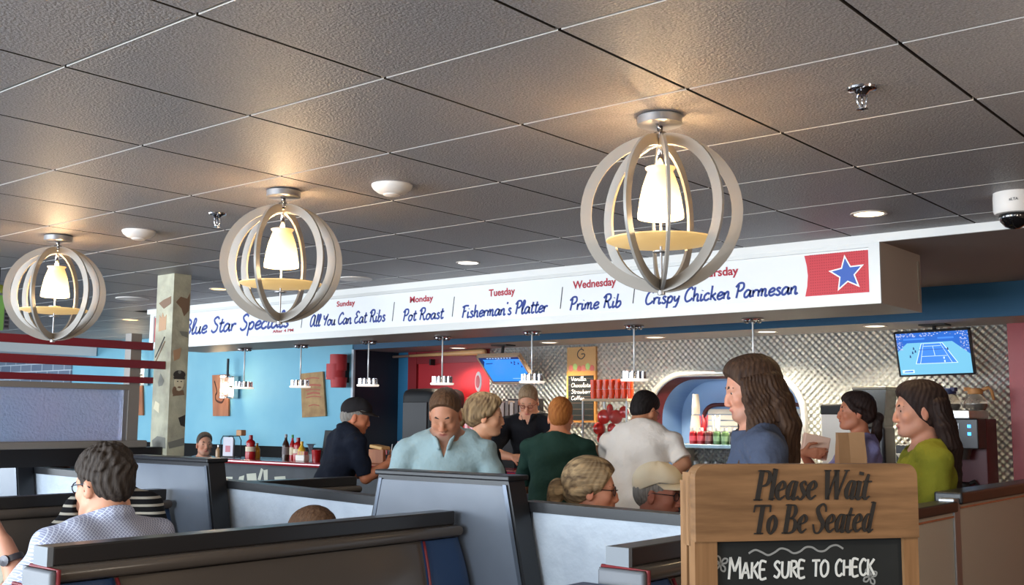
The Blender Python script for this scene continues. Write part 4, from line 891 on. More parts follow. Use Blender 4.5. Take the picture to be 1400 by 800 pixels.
# coffee brewer
cmk = thing('coffee_brewer', 'dark red coffee brewer with steel top below the tennis television', 'coffee machine', (-2.33, 7.66, CT))
mar = M('brewer_maroon', (86, 32, 40), .4)
MB().box((-.14, -.02, .0), (.14, .22, .60), bev=.008).build('body', mar, cmk); MB().box((-.14, -.20, .40), (.14, -.02, .60), bev=.008).build('brew_head', M('brewer_black', (30, 28, 30), .35), cmk)
MB().box((-.15, -.205, .60), (.09, .22, .655), bev=.006).build('warmer_top', M('brewer_steel', (215, 214, 208), .35, .6), cmk); MB().box((-.14, -.2, 0), (.14, -.02, .03), bev=.004).build('drip_base', blackm, cmk)
MB().box((-.06, -.208, .53), (.02, -.2, .57)).build('badge', M('badge_white', (214, 220, 222), .4), cmk)
for z in (.49, .54): MB().box((.075, -.208, z), (.095, -.2, z+.02)).build('indicator', M('led_blue', (60, 150, 255), .4, emit=((50, 150, 255), 3)), cmk)
MB().lathe([(.05, .33), (.07, .40), (0, .40)], c=(0, -.11, 0), seg=20).build('filter_basket', M('basket_steel', (70, 66, 66), .3, .5), cmk, smooth=40)
def carafe(label, loc, rz, cm_):
    t = thing('coffee_carafe', label, 'coffee pot', loc, rz, 'glass coffee carafes')
    MB().openlathe([(.058, 0), (.075, .03), (.074, .06), (.05, .105), (.042, .115)], seg=28).lathe([(0, .001), (.058, .001), (.058, 0), (0, 0)], seg=20).build('glass', M('carafe_glass', (200, 190, 180), .06, 0, .6, trans=.85), t, smooth=40)
    MB().lathe([(0, .004), (.056, .004), (.071, .03), (.071, .045), (0, .045)], seg=28).build('coffee', M('coffee', (22, 12, 9), .1), t, smooth=40)
    mb = MB(); mb.lathe([(.045, .108), (.05, .115), (.046, .14), (.03, .15), (0, .15)], seg=20).box((-.07, -.014, .13), (-.03, .014, .155)); mb.build('lid', cm_, t, smooth=40)
    MB().tube([(.04, 0, .135), (.085, 0, .155), (.105, 0, .13), (.115, 0, .07)], [.013, .012, .011, .009], 8).build('handle', cm_, t, smooth=True)
carafe('coffee carafe with tan collar and handle on the steel brewer top', (-2.245, 7.62, CT+.655), .5, M('collar_tan', (172, 120, 70), .4))
carafe('coffee carafe with dark blue collar on the steel brewer top', (-2.42, 7.62, CT+.655), 2.6, M('collar_navy', (26, 32, 66), .4))
carafe('coffee carafe with black handle standing inside the brewer', (-2.33, 7.55, CT+.03), .8, blackm)
# tall white dispenser and grinder hopper
t = thing('napkin_dispenser', 'white leaning box with black top behind the woman holding a carton', 'dispenser', (-3.20, 7.62, CT)); MB().box((-.11, -.08, 0), (.11, .08, .64), bev=.01).build('body', M('disp_white', (226, 222, 212), .4), t); MB().box((-.112, -.085, .62), (.112, .085, .70), bev=.015).build('top', blackm, t)
t = thing('coffee_grinder', 'coffee grinder with smoked hopper behind the dark-haired server', 'grinder', (-2.95, 7.66, CT)); MB().box((-.10, -.1, 0), (.10, .12, .54), bev=.02).build('body', M('grinder_black', (30, 30, 34), .3), t)
MB().add([(-.09, -.08, .54), (.09, -.08, .54), (.09, .1, .54), (-.09, .1, .54), (-.12, -.1, .8), (.12, -.1, .8), (.12, .12, .8), (-.12, .12, .8)], [(0, 1, 5, 4), (1, 2, 6, 5), (2, 3, 7, 6), (3, 0, 4, 7), (0, 3, 2, 1)]).build('hopper', M('smoked_plastic', (92, 90, 84), .15, 0, .5, trans=.4), t); MB().box((-.125, -.105, .8), (.125, .125, .825), bev=.008).build('hopper_lid', M('hopper_lid', (112, 106, 94), .4), t)
t = thing('espresso_bowl', 'white cup in a dark machine between the server and the woman in olive', 'coffee machine', (-2.66, 7.55, CT)); MB().box((-.09, -.06, 0), (.09, .12, .42), bev=.01).build('body', M('slate_black', (48, 52, 58), .4), t); MB().lathe([(0, .3), (.03, .3), (.07, .36), (.066, .36), (.03, .31), (0, .308)], c=(0, -.1, 0), seg=24).build('cup', M('porcelain', (240, 240, 238), .3), t, smooth=40); MB().box((-.06, -.17, .285), (.06, -.06, .3)).build('tray', blackm, t)
# rack of syrups and cups before the pass-through
sh = thing('bottle_shelf', 'steel shelf unit holding sauce bottles in front of the pass-through', 'shelf', (-4.14, 7.6, CT)); MB().box((-.32, -.12, .36), (.32, .1, .39), bev=.004).build('shelf_board', M('shelf_blue', (168, 200, 216), .3, .3), sh)
for x in (-.3, .3):
    MB().box((x-.012, -.1, 0), (x+.012, .08, .36)).build('leg', steel, sh)
MB().box((-.29, .06, .16), (.29, .08, .36)).build('quilted_back', quilt_mat('quilt_small', .02, .008, (190, 196, 202), .3), sh)
syr = [((176, 26, 40), 'scarlet'), ((166, 30, 44), 'crimson'), ((96, 44, 46), 'maroon'), ((86, 120, 78), 'sage green'), ((96, 128, 82), 'leaf green'), ((44, 40, 42), 'black')]
x0 = ony(948, 600, 7.56).x; dx = (ony(1003, 600, 7.56).x-x0)/5
for k, (c_, nm) in enumerate(syr):
    bottle('syrup_bottle', f'{nm} syrup bottle with white top, '+('beside the paper cup tower' if k == 0 else 'beside the black one' if k == 4 else f'next to the {syr[k-1][1]} one')+' on the bar shelf', (x0+dx*k, 7.56, CT+.39), .13, .031, [(1, 0), (1, .6), (.85, .72), (.5, .8)], M('syrup_'+nm, c_, .3), whitecap, 'syrup bottles on the shelf', lab=M('syrup_label_'+nm, tuple(min(255, v+70) for v in c_), .5))
for lb, px, col in (('bundle of red straws in a holder behind the syrup bottles', 962, (190, 30, 44)), ('bundle of white straws in a holder behind the syrup bottles', 979, (235, 235, 232))):
    p = ony(px, 600, 7.66); t = thing('straw_bundle', lb, 'straws', (p.x, 7.66, CT+.39)); MB().lathe([(0, 0), (.03, 0), (.033, .1), (.03, .1), (.028, .01), (0, .01)], seg=16).build('holder', steel, t, smooth=40)
    mb = MB()
    for k in range(12): a = k*2.4; r = .006*math.sqrt(k); mb.tube([(r*math.cos(a), r*math.sin(a), .01), (r*2*math.cos(a), r*2*math.sin(a), .21+.02*math.sin(k))], .0035, 6)
    mb.build('straws', M('straws_%d' % px, col, .4), t, smooth=True)
p = ony(951, 600, 7.82)
cupm = M('paper_cup', (196, 186, 170), .6)
base = thing('cup_riser', 'dark block the paper cup tower stands on', 'block', (p.x, 7.82, CT)); MB().box((-.07, -.06, 0), (.07, .06, .39), bev=.008).build('block', M('riser_dark', (60, 58, 60), .4), base)
cup0 = None
for k in range(10):
    lb = 'paper cup stacked in the pale cup tower beside the straws'
    z = CT+.39+(k*.024 if k < 6 else .235+(k-6)*.018); r = 1 if k < 6 else .8
    if cup0 is None:
        cup0 = thing('paper_cup', lb, 'cup', (p.x, 7.82, z), 0, 'stacked paper cups'); MB().lathe([(0, .11), (.03, .11), (.031, .105), (.042, .004), (.044, 0), (.04, 0), (.028, .1), (0, .1)], seg=24).build('cup', cupm, cup0, smooth=40)
    else:
        c_ = dup(cup0, (p.x if k < 6 else p.x+.006, 7.82, z)); c_.scale = (r, r, 1)
tg = M('tumbler_glass', (205, 214, 222), .08, .0, .6, trans=.6)
g0 = None
for k in range(7):
    lx = -4.45+k*.09
    if g0 is None: g0 = thing('bar_tumbler', 'upturned clear tumbler in the row under the syrup shelf', 'glass', (lx, 7.55, CT), 0, 'tumblers under the shelf'); MB().lathe([(0, .13), (.028, .13), (.036, 0), (.032, 0), (.026, .12), (0, .12)], seg=20).build('glass', tg, g0, smooth=40)
    else: dup(g0, (lx, 7.55 if k % 2 else 7.52, CT))
g1 = None
for k in range(7):
    lx = -4.43+k*.095
    if g1 is None: g1 = thing('bar_tumbler', 'clear tumbler stacked on the upturned row under the syrup shelf', 'glass', (lx, 7.53, CT+.13), 0, 'tumblers on the lower row'); MB().lathe([(0, .13), (.028, .13), (.036, 0), (.032, 0), (.026, .12), (0, .12)], seg=20).build('glass', tg, g1, smooth=40)
    else: dup(g1, (lx, 7.53, CT+.13))
p = ony(995, 626, 6.5)
t = thing('cake_dome', 'shiny red dome lid on the bar in front of the long-haired person', 'lid', (p.x, 6.4, BZ)); MB().lathe([(.07, 0), (.07, .02), (.06, .05), (.035, .066), (0, .07)], seg=24).build('dome', M('lid_red', (214, 22, 26), .2), t, smooth=40); MB().lathe([(.012, .066), (.014, .085), (0, .09)], seg=12).build('knob', redc, t, smooth=40)
# glass case with red fruit, tumblers on top
cs = thing('glass_case', 'clear display case with red candied treats behind the man in the white T-shirt', 'display case', (-5.16, 7.62, CT))
MB().box((-.22, -.16, .0), (.22, .16, .36), bev=.004).build('stand', M('stand_wood', (120, 84, 58), .5), cs)
mb = MB()
for a in ((-.22, -.16), (.22, -.16), (.22, .16), (-.22, .16)): mb.box((a[0]-.006, a[1]-.006, .36), (a[0]+.006, a[1]+.006, .73))
mb.build('corner_posts', alu, cs); MB().box((-.225, -.165, .73), (.225, .165, .75)).build('top', M('case_top', (176, 150, 120), .5), cs)
MB().box((-.215, -.158, .36), (.215, -.152, .73)).build('pane', M('case_glass', (240, 244, 244), .04, 0, .5, trans=1, ior=1.1), cs)
for k, (x, z, r) in enumerate(((-.1, .60, .062), (.02, .60, .06), (-.04, .66, .05), (.1, .64, .05), (-.15, .50, .055), (-.14, .42, .045), (-.02, .5, .05), (.16, .45, .055))):
    t = thing('red_treat', 'round glossy red treat inside the display case', 'sweet', (-5.16+x, 7.60, CT+z), k, 'red treats in the case'); MB().ell((0, 0, 0), (r, r*.6, r), 16, 12).build('ball', M('treat_red', (196, 44, 40), .2, 0, .6, coat=.5), t, smooth=True); MB().tube([(0, 0, r*.9), (.01, 0, r*1.2)], .004, 6).build('stalk', M('stalk_tan', (190, 150, 110), .6), t)
tum = M('tumbler_red', (216, 70, 34), .18, 0, .5, trans=.25)
for row in range(2):
    for k in range(7):
        z = CT+.75+row*.082; x = -5.34+k*.062
        if row == 0 and k == 0: t0 = thing('red_tumbler', 'orange-red plastic tumbler stacked in two rows on top of the display case', 'cup', (x, 7.56, z), 0, 'red tumblers on the case'); MB().lathe([(0, 0), (.023, 0), (.029, .08), (.026, .08), (.021, .004), (0, .004)], seg=16).build('tumbler', tum, t0, smooth=40)
        else: dup(t0, (x, 7.56, z))
# ice cream menu
gb = thing('ice_cream_menu', 'tall kraft menu with G emblem above a chalk list of flavours', 'menu', (-5.755, 7.95, 1.47))
kr = M('menu_kraft', (190, 150, 98), .7, mix=((176, 134, 86), 4, 3, .3, .7, (1, 1, 1)))
MB().box((-5.915, 7.955, 1.93), (-5.595, 7.98, 2.15)).build('header_board', kr, gb, world=True); MB().box((-5.915, 7.95, 1.47), (-5.595, 7.98, 1.93)).build('orange_frame', M('frame_orange', (206, 140, 66), .6), gb, world=True)
MB().box((-5.895, 7.945, 1.49), (-5.615, 7.951, 1.89)).build('slate', slate, gb, world=True)
mb = MB(); fr = ((-5.755, 7.9545, 2.085), (1, 0, 0), (0, 0, 1)); mb.ribbon([(.03, .03), (0, .045), (-.035, .02), (-.038, -.02), (0, -.045), (.035, -.02), (.035, 0), (.0, 0)], .009, fr, .001); mb.ribbon([(0, .045), (.005, .06)], .008, fr, .001); mb.build('emblem', ink, gb, world=True)
mb = MB()
for k in range(6): mb.mat(k % 3).ell((-5.87+k*.047, 7.953, 1.96+.012*math.sin(k*2)), (.026, .004, .03), 10, 6)
mb.build('picture_strip', [M('berry', (206, 120, 100), .6), M('mint', (166, 190, 110), .6), M('berry2', (196, 96, 84), .6)], gb, world=True)
for k, wd in enumerate(('Vanilla', 'Chocolate', 'Strawberry', 'Coffee')): stroke_text(wd, SCRIPT, ((-5.86, 7.9445, 1.845-k*.058), (1, 0, 0), (0, 0, 1)), .036, .028*len(wd)*.85, .14, 'chalk_word', chalk, gb, depth=.001)
mb = MB()
for k in range(7): mb.box((-5.895, 7.9445, 1.87-k*.055-.008), (-5.615, 7.945, 1.87-k*.055-.005))
mb.build('ruled_lines', M('line_brown', (110, 84, 60), .7), gb, world=True)
# red canister with oval emblem, drink tower, books rack, baseball bat
t = thing('red_canister', 'big red lidded canister with an oval emblem sign, before the red panel', 'canister', (-6.69, 7.62, CT))
MB().lathe([(0, 0), (.14, 0), (.15, .3), (.16, .52), (.15, .62), (.12, .68), (.105, .70), (.12, .72), (.125, .76), (.11, .775), (.04, .79), (0, .79)], seg=32).build('body', M('canister_red', (188, 30, 30), .28, 0, .5, coat=.3), t, smooth=40)
MB().tube([(0, 0, .785), (0, 0, .83)], .012, 8).build('stem', chrome, t)
MB().ell((0, -.01, .92), (.042, .012, .095), 20, 14).build('oval_sign', M('oval_white', (232, 214, 208), .4), t, smooth=True); MB().ell((0, -.017, .92), (.028, .008, .062), 20, 14).build('oval_emblem', M('oval_red', (206, 96, 96), .4), t, smooth=True)
t = thing('speaker_cabinet', 'black rounded cabinet before the red panel behind the man in the pale blue polo', 'cabinet', (-7.3, 7.6, 0)); MB().box((-.22, -.2, 0), (.22, .3, 1.78), bev=.08).build('body', blackm, t, smooth=40); MB().box((-.16, -.212, 1.0), (.16, -.198, 1.65), bev=.006).build('front', M('cab_front', (40, 38, 40), .5), t)
t = thing('menu_rack', 'dark rack of brown and grey menus beside the man in black', 'rack', (-6.25, 7.66, CT)); MB().box((-.17, -.06, 0), (.2, .12, .50)).build('stand', blackm, t); MB().box((-.17, .06, .5), (.2, .12, .76)).box((-.17, -.1, .5), (.2, .06, .515)).build('back', blackm, t)
for k, c_ in enumerate(((150, 128, 118), (112, 96, 88), (168, 150, 140), (96, 80, 74), (140, 120, 112))):
    o = tag(MB().box((-6.41+k*.055, 7.60, CT+.515), (-6.37+k*.055, 7.70, CT+.73+.012*(k % 2)), bev=.004).build('menu_folder', M('folder%d' % k, c_, .6)), ('warm grey', 'brown', 'pale', 'dark brown', 'taupe')[k]+' menu folder standing in the dark rack beside the man in black', 'menu', 'menus in the rack')
t = thing('baseball_bat', 'wooden baseball bat mounted level along the top of the red panel', 'bat', (-7.25, 7.9, 2.1)); A = ony(520, 489, 7.9); B = ony(664, 479.5, 7.9); A.z = max(A.z, 2.06); B.z = min(B.z, 2.14)
D = B-A; MB().tube([A+D*.3, A+D*.6, A+D*.8, A+D*.97, B], [.013, .019, .028, .031, .02], 12).build('barrel', M('bat_ash', (206, 160, 110), .45), t, smooth=True, world=True); MB().tube([A, A+D*.015, A+D*.03, A+D*.3], [.022, .022, .013, .0128], 12).build('grip', M('bat_grip', (120, 96, 84), .6), t, smooth=True, world=True)
MB().box((-7.6, 7.89, 2.03), (-7.58, 7.955, 2.09)).box((-6.95, 7.89, 2.06), (-6.93, 7.955, 2.12)).build('bracket', blackm, t, world=True)
t = thing('card_tray', 'dark blue tray on the floor stand below the silver bench end', 'tray', onx(826, 798, -1.86)); t.location = (-1.82, 2.58, 0); MB().box((-.05, -.05, .0), (.05, .03, 1.0)).build('stand', blackm, t); MB().box((-.07, -.06, 1.0), (.07, .04, 1.03), bev=.004).build('tray', navyv, t)

# ================================================================== PEOPLE
class SDF:
    """a smooth blend of simple solids, sampled on a grid and skinned with surface nets"""
    def __init__(s): s.p = []
    @staticmethod
    def _v(a): return np.asarray(a, dtype=np.float64)
    def cap(s, a, b, ra, rb=None, k=.02, op='u'):
        a, b = s._v(a), s._v(b); rb = ra if rb is None else rb; R = max(ra, rb)
        def f(P):
            ab = b-a; L = max(ab @ ab, 1e-12); t = np.clip(((P-a) @ ab)/L, 0, 1)
            return np.linalg.norm(P-a-t[:, None]*ab, axis=1)-(ra+(rb-ra)*t)
        s.p.append((f, np.minimum(a, b)-R, np.maximum(a, b)+R, k, op)); return s
    def chain(s, pts, rs, k=.02, op='u'):
        for i in range(len(pts)-1): s.cap(pts[i], pts[i+1], rs[i], rs[i+1], k, op)
        return s
    def ell(s, c, r, Mr=None, k=.02, op='u'):
        c, r = s._v(c), s._v(r); Q = None if Mr is None else np.asarray(Mr, dtype=np.float64)
        def f(P):
            q = P-c
            if Q is not None: q = q @ Q
            k0 = np.linalg.norm(q/r, axis=1); k1 = np.linalg.norm(q/(r*r), axis=1)
            return np.where(k1 > 1e-9, k0*(k0-1)/np.maximum(k1, 1e-9), -r.min())
        R = r.max() if Q is not None else r
        s.p.append((f, c-R, c+R, k, op)); return s
    def sample(s, h, extra=None, pad=.03):
        los = np.min([p[1] for p in s.p if p[4] == 'u'], axis=0)-pad; his = np.max([p[2] for p in s.p if p[4] == 'u'], axis=0)+pad
        n = np.ceil((his-los)/h).astype(int)+2; D = np.full(n, .2, dtype=np.float32)
        ax = [los[i]+h*np.arange(n[i]) for i in range(3)]
        for f, lo, hi, k, op in s.p:
            m = k+3*h; i0 = np.clip(((lo-m-los)/h).astype(int), 0, n-1); i1 = np.clip(((hi+m-los)/h).astype(int)+2, 1, n)
            if np.any(i1 <= i0): continue
            g = np.meshgrid(*[ax[i][i0[i]:i1[i]] for i in range(3)], indexing='ij'); P = np.stack([q.ravel() for q in g], 1)
            d = f(P).reshape(g[0].shape).astype(np.float32); sl = tuple(slice(i0[i], i1[i]) for i in range(3)); a = D[sl]
            if op == 'u': hh = np.maximum(k-np.abs(a-d), 0)/k; D[sl] = np.minimum(a, d)-hh*hh*k*.25
            else: hh = np.maximum(k-np.abs(a+d), 0)/k; D[sl] = np.maximum(a, -d)+hh*hh*k*.25
        if extra is not None:
            g = np.meshgrid(*ax, indexing='ij'); P = np.stack(g, -1); D = extra(D, P).astype(np.float32)
        return D, los
def surfnet(D, org, h):
    S = D < 0; nx, ny, nz = D.shape
    cnt = np.zeros((nx-1, ny-1, nz-1), np.int8); offs = [(i, j, k) for i in (0, 1) for j in (0, 1) for k in (0, 1)]
    for o in offs: cnt += S[o[0]:nx-1+o[0], o[1]:ny-1+o[1], o[2]:nz-1+o[2]]
    act = (cnt > 0) & (cnt < 8); I = np.argwhere(act); idx = np.full(act.shape, -1, np.int64); idx[act] = np.arange(len(I))
    val = {o: D[I[:, 0]+o[0], I[:, 1]+o[1], I[:, 2]+o[2]] for o in offs}
    acc = np.zeros((len(I), 3)); num = np.zeros(len(I))
    for o in offs:
        for a in range(3):
            if o[a]: continue
            q = list(o); q[a] = 1; q = tuple(q); va, vb = val[o], val[q]; m = (va < 0) != (vb < 0); t = np.where(m, va/np.where(va-vb == 0, 1, va-vb), 0)
            pt = np.tile(np.array(o, float), (len(I), 1)); pt[:, a] += t; acc[m] += pt[m]; num[m] += 1
    V = org+h*(I+acc/np.maximum(num, 1)[:, None]); F = []
    for a in range(3):
        b, c = (a+1) % 3, (a+2) % 3; sl0 = [slice(None)]*3; sl1 = [slice(None)]*3; sl0[a] = slice(0, -1); sl1[a] = slice(1, None)
        s0, s1 = S[tuple(sl0)], S[tuple(sl1)]; E_i = np.argwhere(s0 != s1); inside = s0[tuple(E_i.T)]
        ok = (E_i[:, b] > 0) & (E_i[:, c] > 0) & (E_i[:, b] < D.shape[b]-1) & (E_i[:, c] < D.shape[c]-1); E_i, inside = E_i[ok], inside[ok]
        def cell(db, dc): q = E_i.copy(); q[:, b] -= db; q[:, c] -= dc; return idx[tuple(q.T)]
        quad_ = np.stack([cell(1, 1), cell(0, 1), cell(0, 0), cell(1, 0)], 1); quad_[~inside] = quad_[~inside][:, ::-1]; F.append(quad_)
    F = np.concatenate(F); F = F[(F >= 0).all(1)]
    return V, F
def np_mesh(name, V, F, m, parent, col=None, smooth_it=0):
    if smooth_it:
        for _ in range(smooth_it):
            acc = np.zeros_like(V); n = np.zeros(len(V))
            for a, b in ((0, 1), (1, 2), (2, 3), (3, 0)):
                np.add.at(acc, F[:, a], V[F[:, b]]); np.add.at(acc, F[:, b], V[F[:, a]]); np.add.at(n, F[:, a], 1); np.add.at(n, F[:, b], 1)
            V = V*.5+acc/np.maximum(n, 1)[:, None]*.5
    me = bpy.data.meshes.new(name); me.vertices.add(len(V)); me.vertices.foreach_set('co', V.astype(np.float32).ravel())
    me.loops.add(F.size); me.loops.foreach_set('vertex_index', F.astype(np.int32).ravel()); me.polygons.add(len(F)); me.polygons.foreach_set('loop_start', np.arange(0, F.size, 4, dtype=np.int32))
    me.update(calc_edges=True); me.validate(); me.polygons.foreach_set('use_smooth', [True]*len(me.polygons))
    if col is not None:
        at = me.color_attributes.new('col', 'FLOAT_COLOR', 'POINT'); at.data.foreach_set('color', np.concatenate([col, np.ones((len(col), 1))], 1).astype(np.float32).ravel())
    me.materials.append(m); o = bpy.data.objects.new(name, me); C.objects.link(o); o.parent = parent; return o
V3 = lambda *a: np.array(a, float)
def unit(v): return v/np.linalg.norm(v)
def rot3(yaw, pitch, roll):
    cy, sy, cp, sp_, cr, sr = math.cos(yaw), math.sin(yaw), math.cos(pitch), math.sin(pitch), math.cos(roll), math.sin(roll)
    Rz = np.array([[cy, -sy, 0], [sy, cy, 0], [0, 0, 1]]); Rx = np.array([[1, 0, 0], [0, cp, sp_], [0, -sp_, cp]]); Ry = np.array([[cr, 0, sr], [0, 1, 0], [-sr, 0, cr]])
    return Rz @ Rx @ Ry
skin_m = vcol_mat('skin', .5, bump=(180, .06, .002))
def head_prims(s, X, R, female=False, jaw=1.0, grow=0.0):
    g = lambda *p: X+R @ V3(*p); j = jaw
    s.ell(g(0, -.012, .102), (.0745, .096, .085), R, .03); s.ell(g(0, .03, .05), (.062*j, .062, .085), R, .03); s.ell(g(0, .04, -.002), (.05*j, .048, .042), R, .03)
    s.cap(g(-.018*j, .082, -.03), g(.018*j, .082, -.03), .016 if female else .019, k=.025)
    s.cap(g(-.05*j, .015, .0), g(-.03*j, .06, -.028), .018, k=.03); s.cap(g(.05*j, .015, .0), g(.03*j, .06, -.028), .018, k=.03)
    s.cap(g(-.036, .078, .088), g(.036, .078, .088), .012, k=.02)
    for q in (-1, 1):
        s.ell(g(q*.042, .066, .036), (.02, .022, .02), R, .02); s.ell(g(q*.031, .102, .067), (.014, .014, .010), R, .012, 's')
        s.cap(g(q*.018, .091, .0765), g(q*.044, .081, .0745), .0055, k=.006); s.cap(g(q*.018, .090, .0585), g(q*.043, .082, .0595), .005, k=.006)
        s.ell(g(q*.079, -.004, .05), (.009, .02, .034), R @ rot3(q*-.3, 0, 0), .008); s.ell(g(q*.089, .003, .052), (.006, .009, .018), R, .006, 's'); s.ell(g(q*.0135, .103, .022), (.009, .011, .008), R, .008)
    s.chain([g(0, .090, .078), g(0, .103, .05), g(0, .111, .029)], [.0075, .009, .0105], .012)
    s.cap(g(-.021, .090, -.001), g(0, .099, .002), .0065, .0075, .008); s.cap(g(.021, .090, -.001), g(0, .099, .002), .0065, .0075, .008)
    s.cap(g(-.017, .088, -.011), g(.017, .088, -.011), .0075, k=.008); s.cap(g(-.02, .1, -.0055), g(.02, .1, -.0055), .0035, k=.004, op='s')
def hand_prims(s, w, d, n, side, curl=.5, sc=1.0, spread=0.0):
    """w wrist, d pointing direction, n the way the palm faces, side +1 right hand"""
    d = unit(d); n = unit(n-d*(n @ d)); l = np.cross(d, n)*side     # l points to the thumb side
    kn = [w+d*.088*sc+l*.029*sc, w+d*.092*sc+l*.0095*sc, w+d*.088*sc-l*.0105*sc, w+d*.078*sc-l*.029*sc]
    for q in kn: s.cap(w+(q-w)*.15, q, .0145*sc, .0115*sc, .012)
    for i, (q, L) in enumerate(zip(kn, (.070, .078, .072, .056))):
        L *= sc; a = curl*(.8+.1*i); f = [q]; dirv = unit(d+l*spread*(1.5-i)); ang = 0
        for fr, aa in ((.45, a), (.30, a*1.1), (.25, a*.8)):
            ang += aa; v = dirv*math.cos(ang)+n*math.sin(ang); f.append(f[-1]+v*L*fr)
        s.chain(f, [.0098*sc, .0092*sc, .0086*sc, .0072*sc], .005)
    t0 = w+d*.02*sc+l*.024*sc; t1 = t0+(d*.55+l*.7+n*.3)*.048*sc; t2 = t1+(d*.85+l*.15+n*(.25+curl*.5))*.034*sc; t3 = t2+(d*.9+n*(.3+curl*.4))*.024*sc
    s.chain([t0, t1, t2, t3], [.015*sc, .0115*sc, .010*sc, .008*sc], .008)
def cut(D, P, n, c):  # keep the side where n.p < c
    return np.maximum(D, P @ unit(V3(*n))-c)
def person(label, head, face, body, hair, skin=(206, 152, 122), shirt=None, pitch=0, roll=0, lean=.06, sw=.185, bw=1.0, arms=None, pose='stand', h=.0065, nk=.10, hf=.035, sdrop=.07, nbx=0, closed=False, female=False, jaw=1.0, lips=(176, 96, 86), stubble=0, collar=False, sleeve=.62, shirt_mat=None, hairm=None, hairc=None, extras=(), pants=(40, 44, 56), neck_open=0, scale=1.0, hand_curl=(.5, .5), eyes=True, long_sleeve=False, belly=1.0, side_lean=0, seat_z=.56, brow=None, thick=1.0):
    """head = measured centre of the head in the room; face/body = compass direction (degrees) they turn to"""
    br = math.radians(body-90); cb, sb = math.cos(br), math.sin(br)
    R = rot3(math.radians(face-body), math.radians(pitch), math.radians(roll))
    X = V3(side_lean, lean+hf, head[2])-R @ V3(0, .02, .07)          # head pivot in body space
    NB = V3(side_lean*.8+nbx, lean, X[2]-nk)
    hc = X+R @ V3(0, .02, .07)
    root = thing('person', label, 'person', (head[0]-(hc[0]*cb-hc[1]*sb), head[1]-(hc[0]*sb+hc[1]*cb), 0), br)
    TL = .50; pz = seat_z if pose == 'sit' else NB[2]-math.sqrt(max(TL*TL-lean*lean, .1))
    Pv = V3(0, 0, pz); up = unit(NB-Pv); L = np.linalg.norm(NB-Pv); fx = V3(1, 0, 0); fw = unit(np.cross(up, fx)); Mt = np.stack([fx, fw, up], 1)
    tp = lambda f, y=0: Pv+up*L*f+fw*y
    sh = {s: NB+V3(s*sw, -.008, -sdrop) for s in (-1, 1)}
    def torso(s, g=0, legs=True):
        s.ell(tp(.0), (.155*bw+g, .112+g, .125+g), Mt, .06); s.ell(tp(.28, .012*belly), (.14*bw*(.92 if female else 1)+g, .10*belly+g, .15+g), Mt, .06)
        s.ell(tp(.60, .01), (.152*bw+g, .108+g, .16+g), Mt, .06); s.ell(tp(.82, -.005), (.15*bw+g, .095+g, .11+g), Mt, .06)
        for q in (-1, 1):
            s.cap(NB+V3(q*.06, -.02, -.04), sh[q]+V3(q*-.012, 0, 0), .05+g, .052+g, .05); s.cap(NB+V3(q*.035, -.02, .0), NB+V3(q*.12, -.015, -.035), .026+g, .03+g, .05)
            if female: s.ell(tp(.64, .085)+V3(q*.07, 0, 0), (.06+g, .05+g, .06+g), Mt, .04)
    arms = arms or {}
    A = {}; wb = lambda p: V3((p[0]-root.location.x)*cb+(p[1]-root.location.y)*sb, -(p[0]-root.location.x)*sb+(p[1]-root.location.y)*cb, p[2]); wd = lambda p: V3(p[0]*cb+p[1]*sb, -p[0]*sb+p[1]*cb, p[2])
    for q in (-1, 1):
        e, w = arms.get(q, ((.05, -.02, -.28), (.07, .07, -.52))); A[q] = (wb(e), wb(w)) if isinstance(e, Vector) else (sh[q]+V3(q*e[0], e[1], e[2]), sh[q]+V3(q*w[0], w[1], w[2]))
    body_s = SDF(); head_prims(body_s, X, R, female, jaw)
    if closed:
        for q in (-1, 1): body_s.ell(X+R @ V3(q*.031, .083, .069), (.016, .0115, .010), R, .004)
    nr = .047 if female else .056
    body_s.cap(X+R @ V3(0, -.022, .02), NB+V3(0, -.012, -.03), nr, nr*1.12, .03); torso(body_s)
    for q in (-1, 1):
        e, w = A[q]; tk = thick*(.86 if female else 1)
        body_s.chain([sh[q], sh[q]*.45+e*.55, e], [.052*tk, .048*tk, .039*tk], .02); body_s.chain([e, e*.65+w*.35, w], [.040*tk, .041*tk, .027*tk], .015)
        hd = arms.get(('h', q)); d = unit(w-e) if hd is None else unit(wd(hd[0])); n = V3(-q*.6, 0, -.8) if hd is None else wd(hd[1])
        hand_prims(body_s, w, d, n, q, hand_curl[0 if q < 0 else 1], .92 if female else 1.0)
    hips = {q: Pv+V3(q*.09, 0, -.02) for q in (-1, 1)}
    legs = {}
    for q in (-1, 1):
        if pose == 'sit': kn = V3(q*.12, .42, .50); an = V3(q*.12, .40, .085)
        else: kn = V3(q*.10, .02, pz*.52); an = V3(q*.10, -.03, .085)
        legs[q] = (hips[q], kn, an); body_s.chain([hips[q], kn, an], [.082, .056, .04], .03); body_s.cap(an+V3(0, -.02, -.045), an+V3(q*.02, .13, -.05), .036, .032, .02)
    D, org = body_s.sample(h); Vb, Fb = surfnet(D, org, h)
    base = np.array(lin(skin))*np.array([.88, .84, .80]); col = np.tile(base, (len(Vb), 1)); q = (Vb-X) @ R
    f_ = np.clip(1-np.linalg.norm((q-V3(0, .098, -.0045))/V3(.027, .03, .0125), axis=1), 0, 1)*2; f_ = np.clip(f_, 0, 1)[:, None]; f_ *= (q[:, 1:2] > .08); col = col*(1-f_)+np.array(lin(lips))*f_
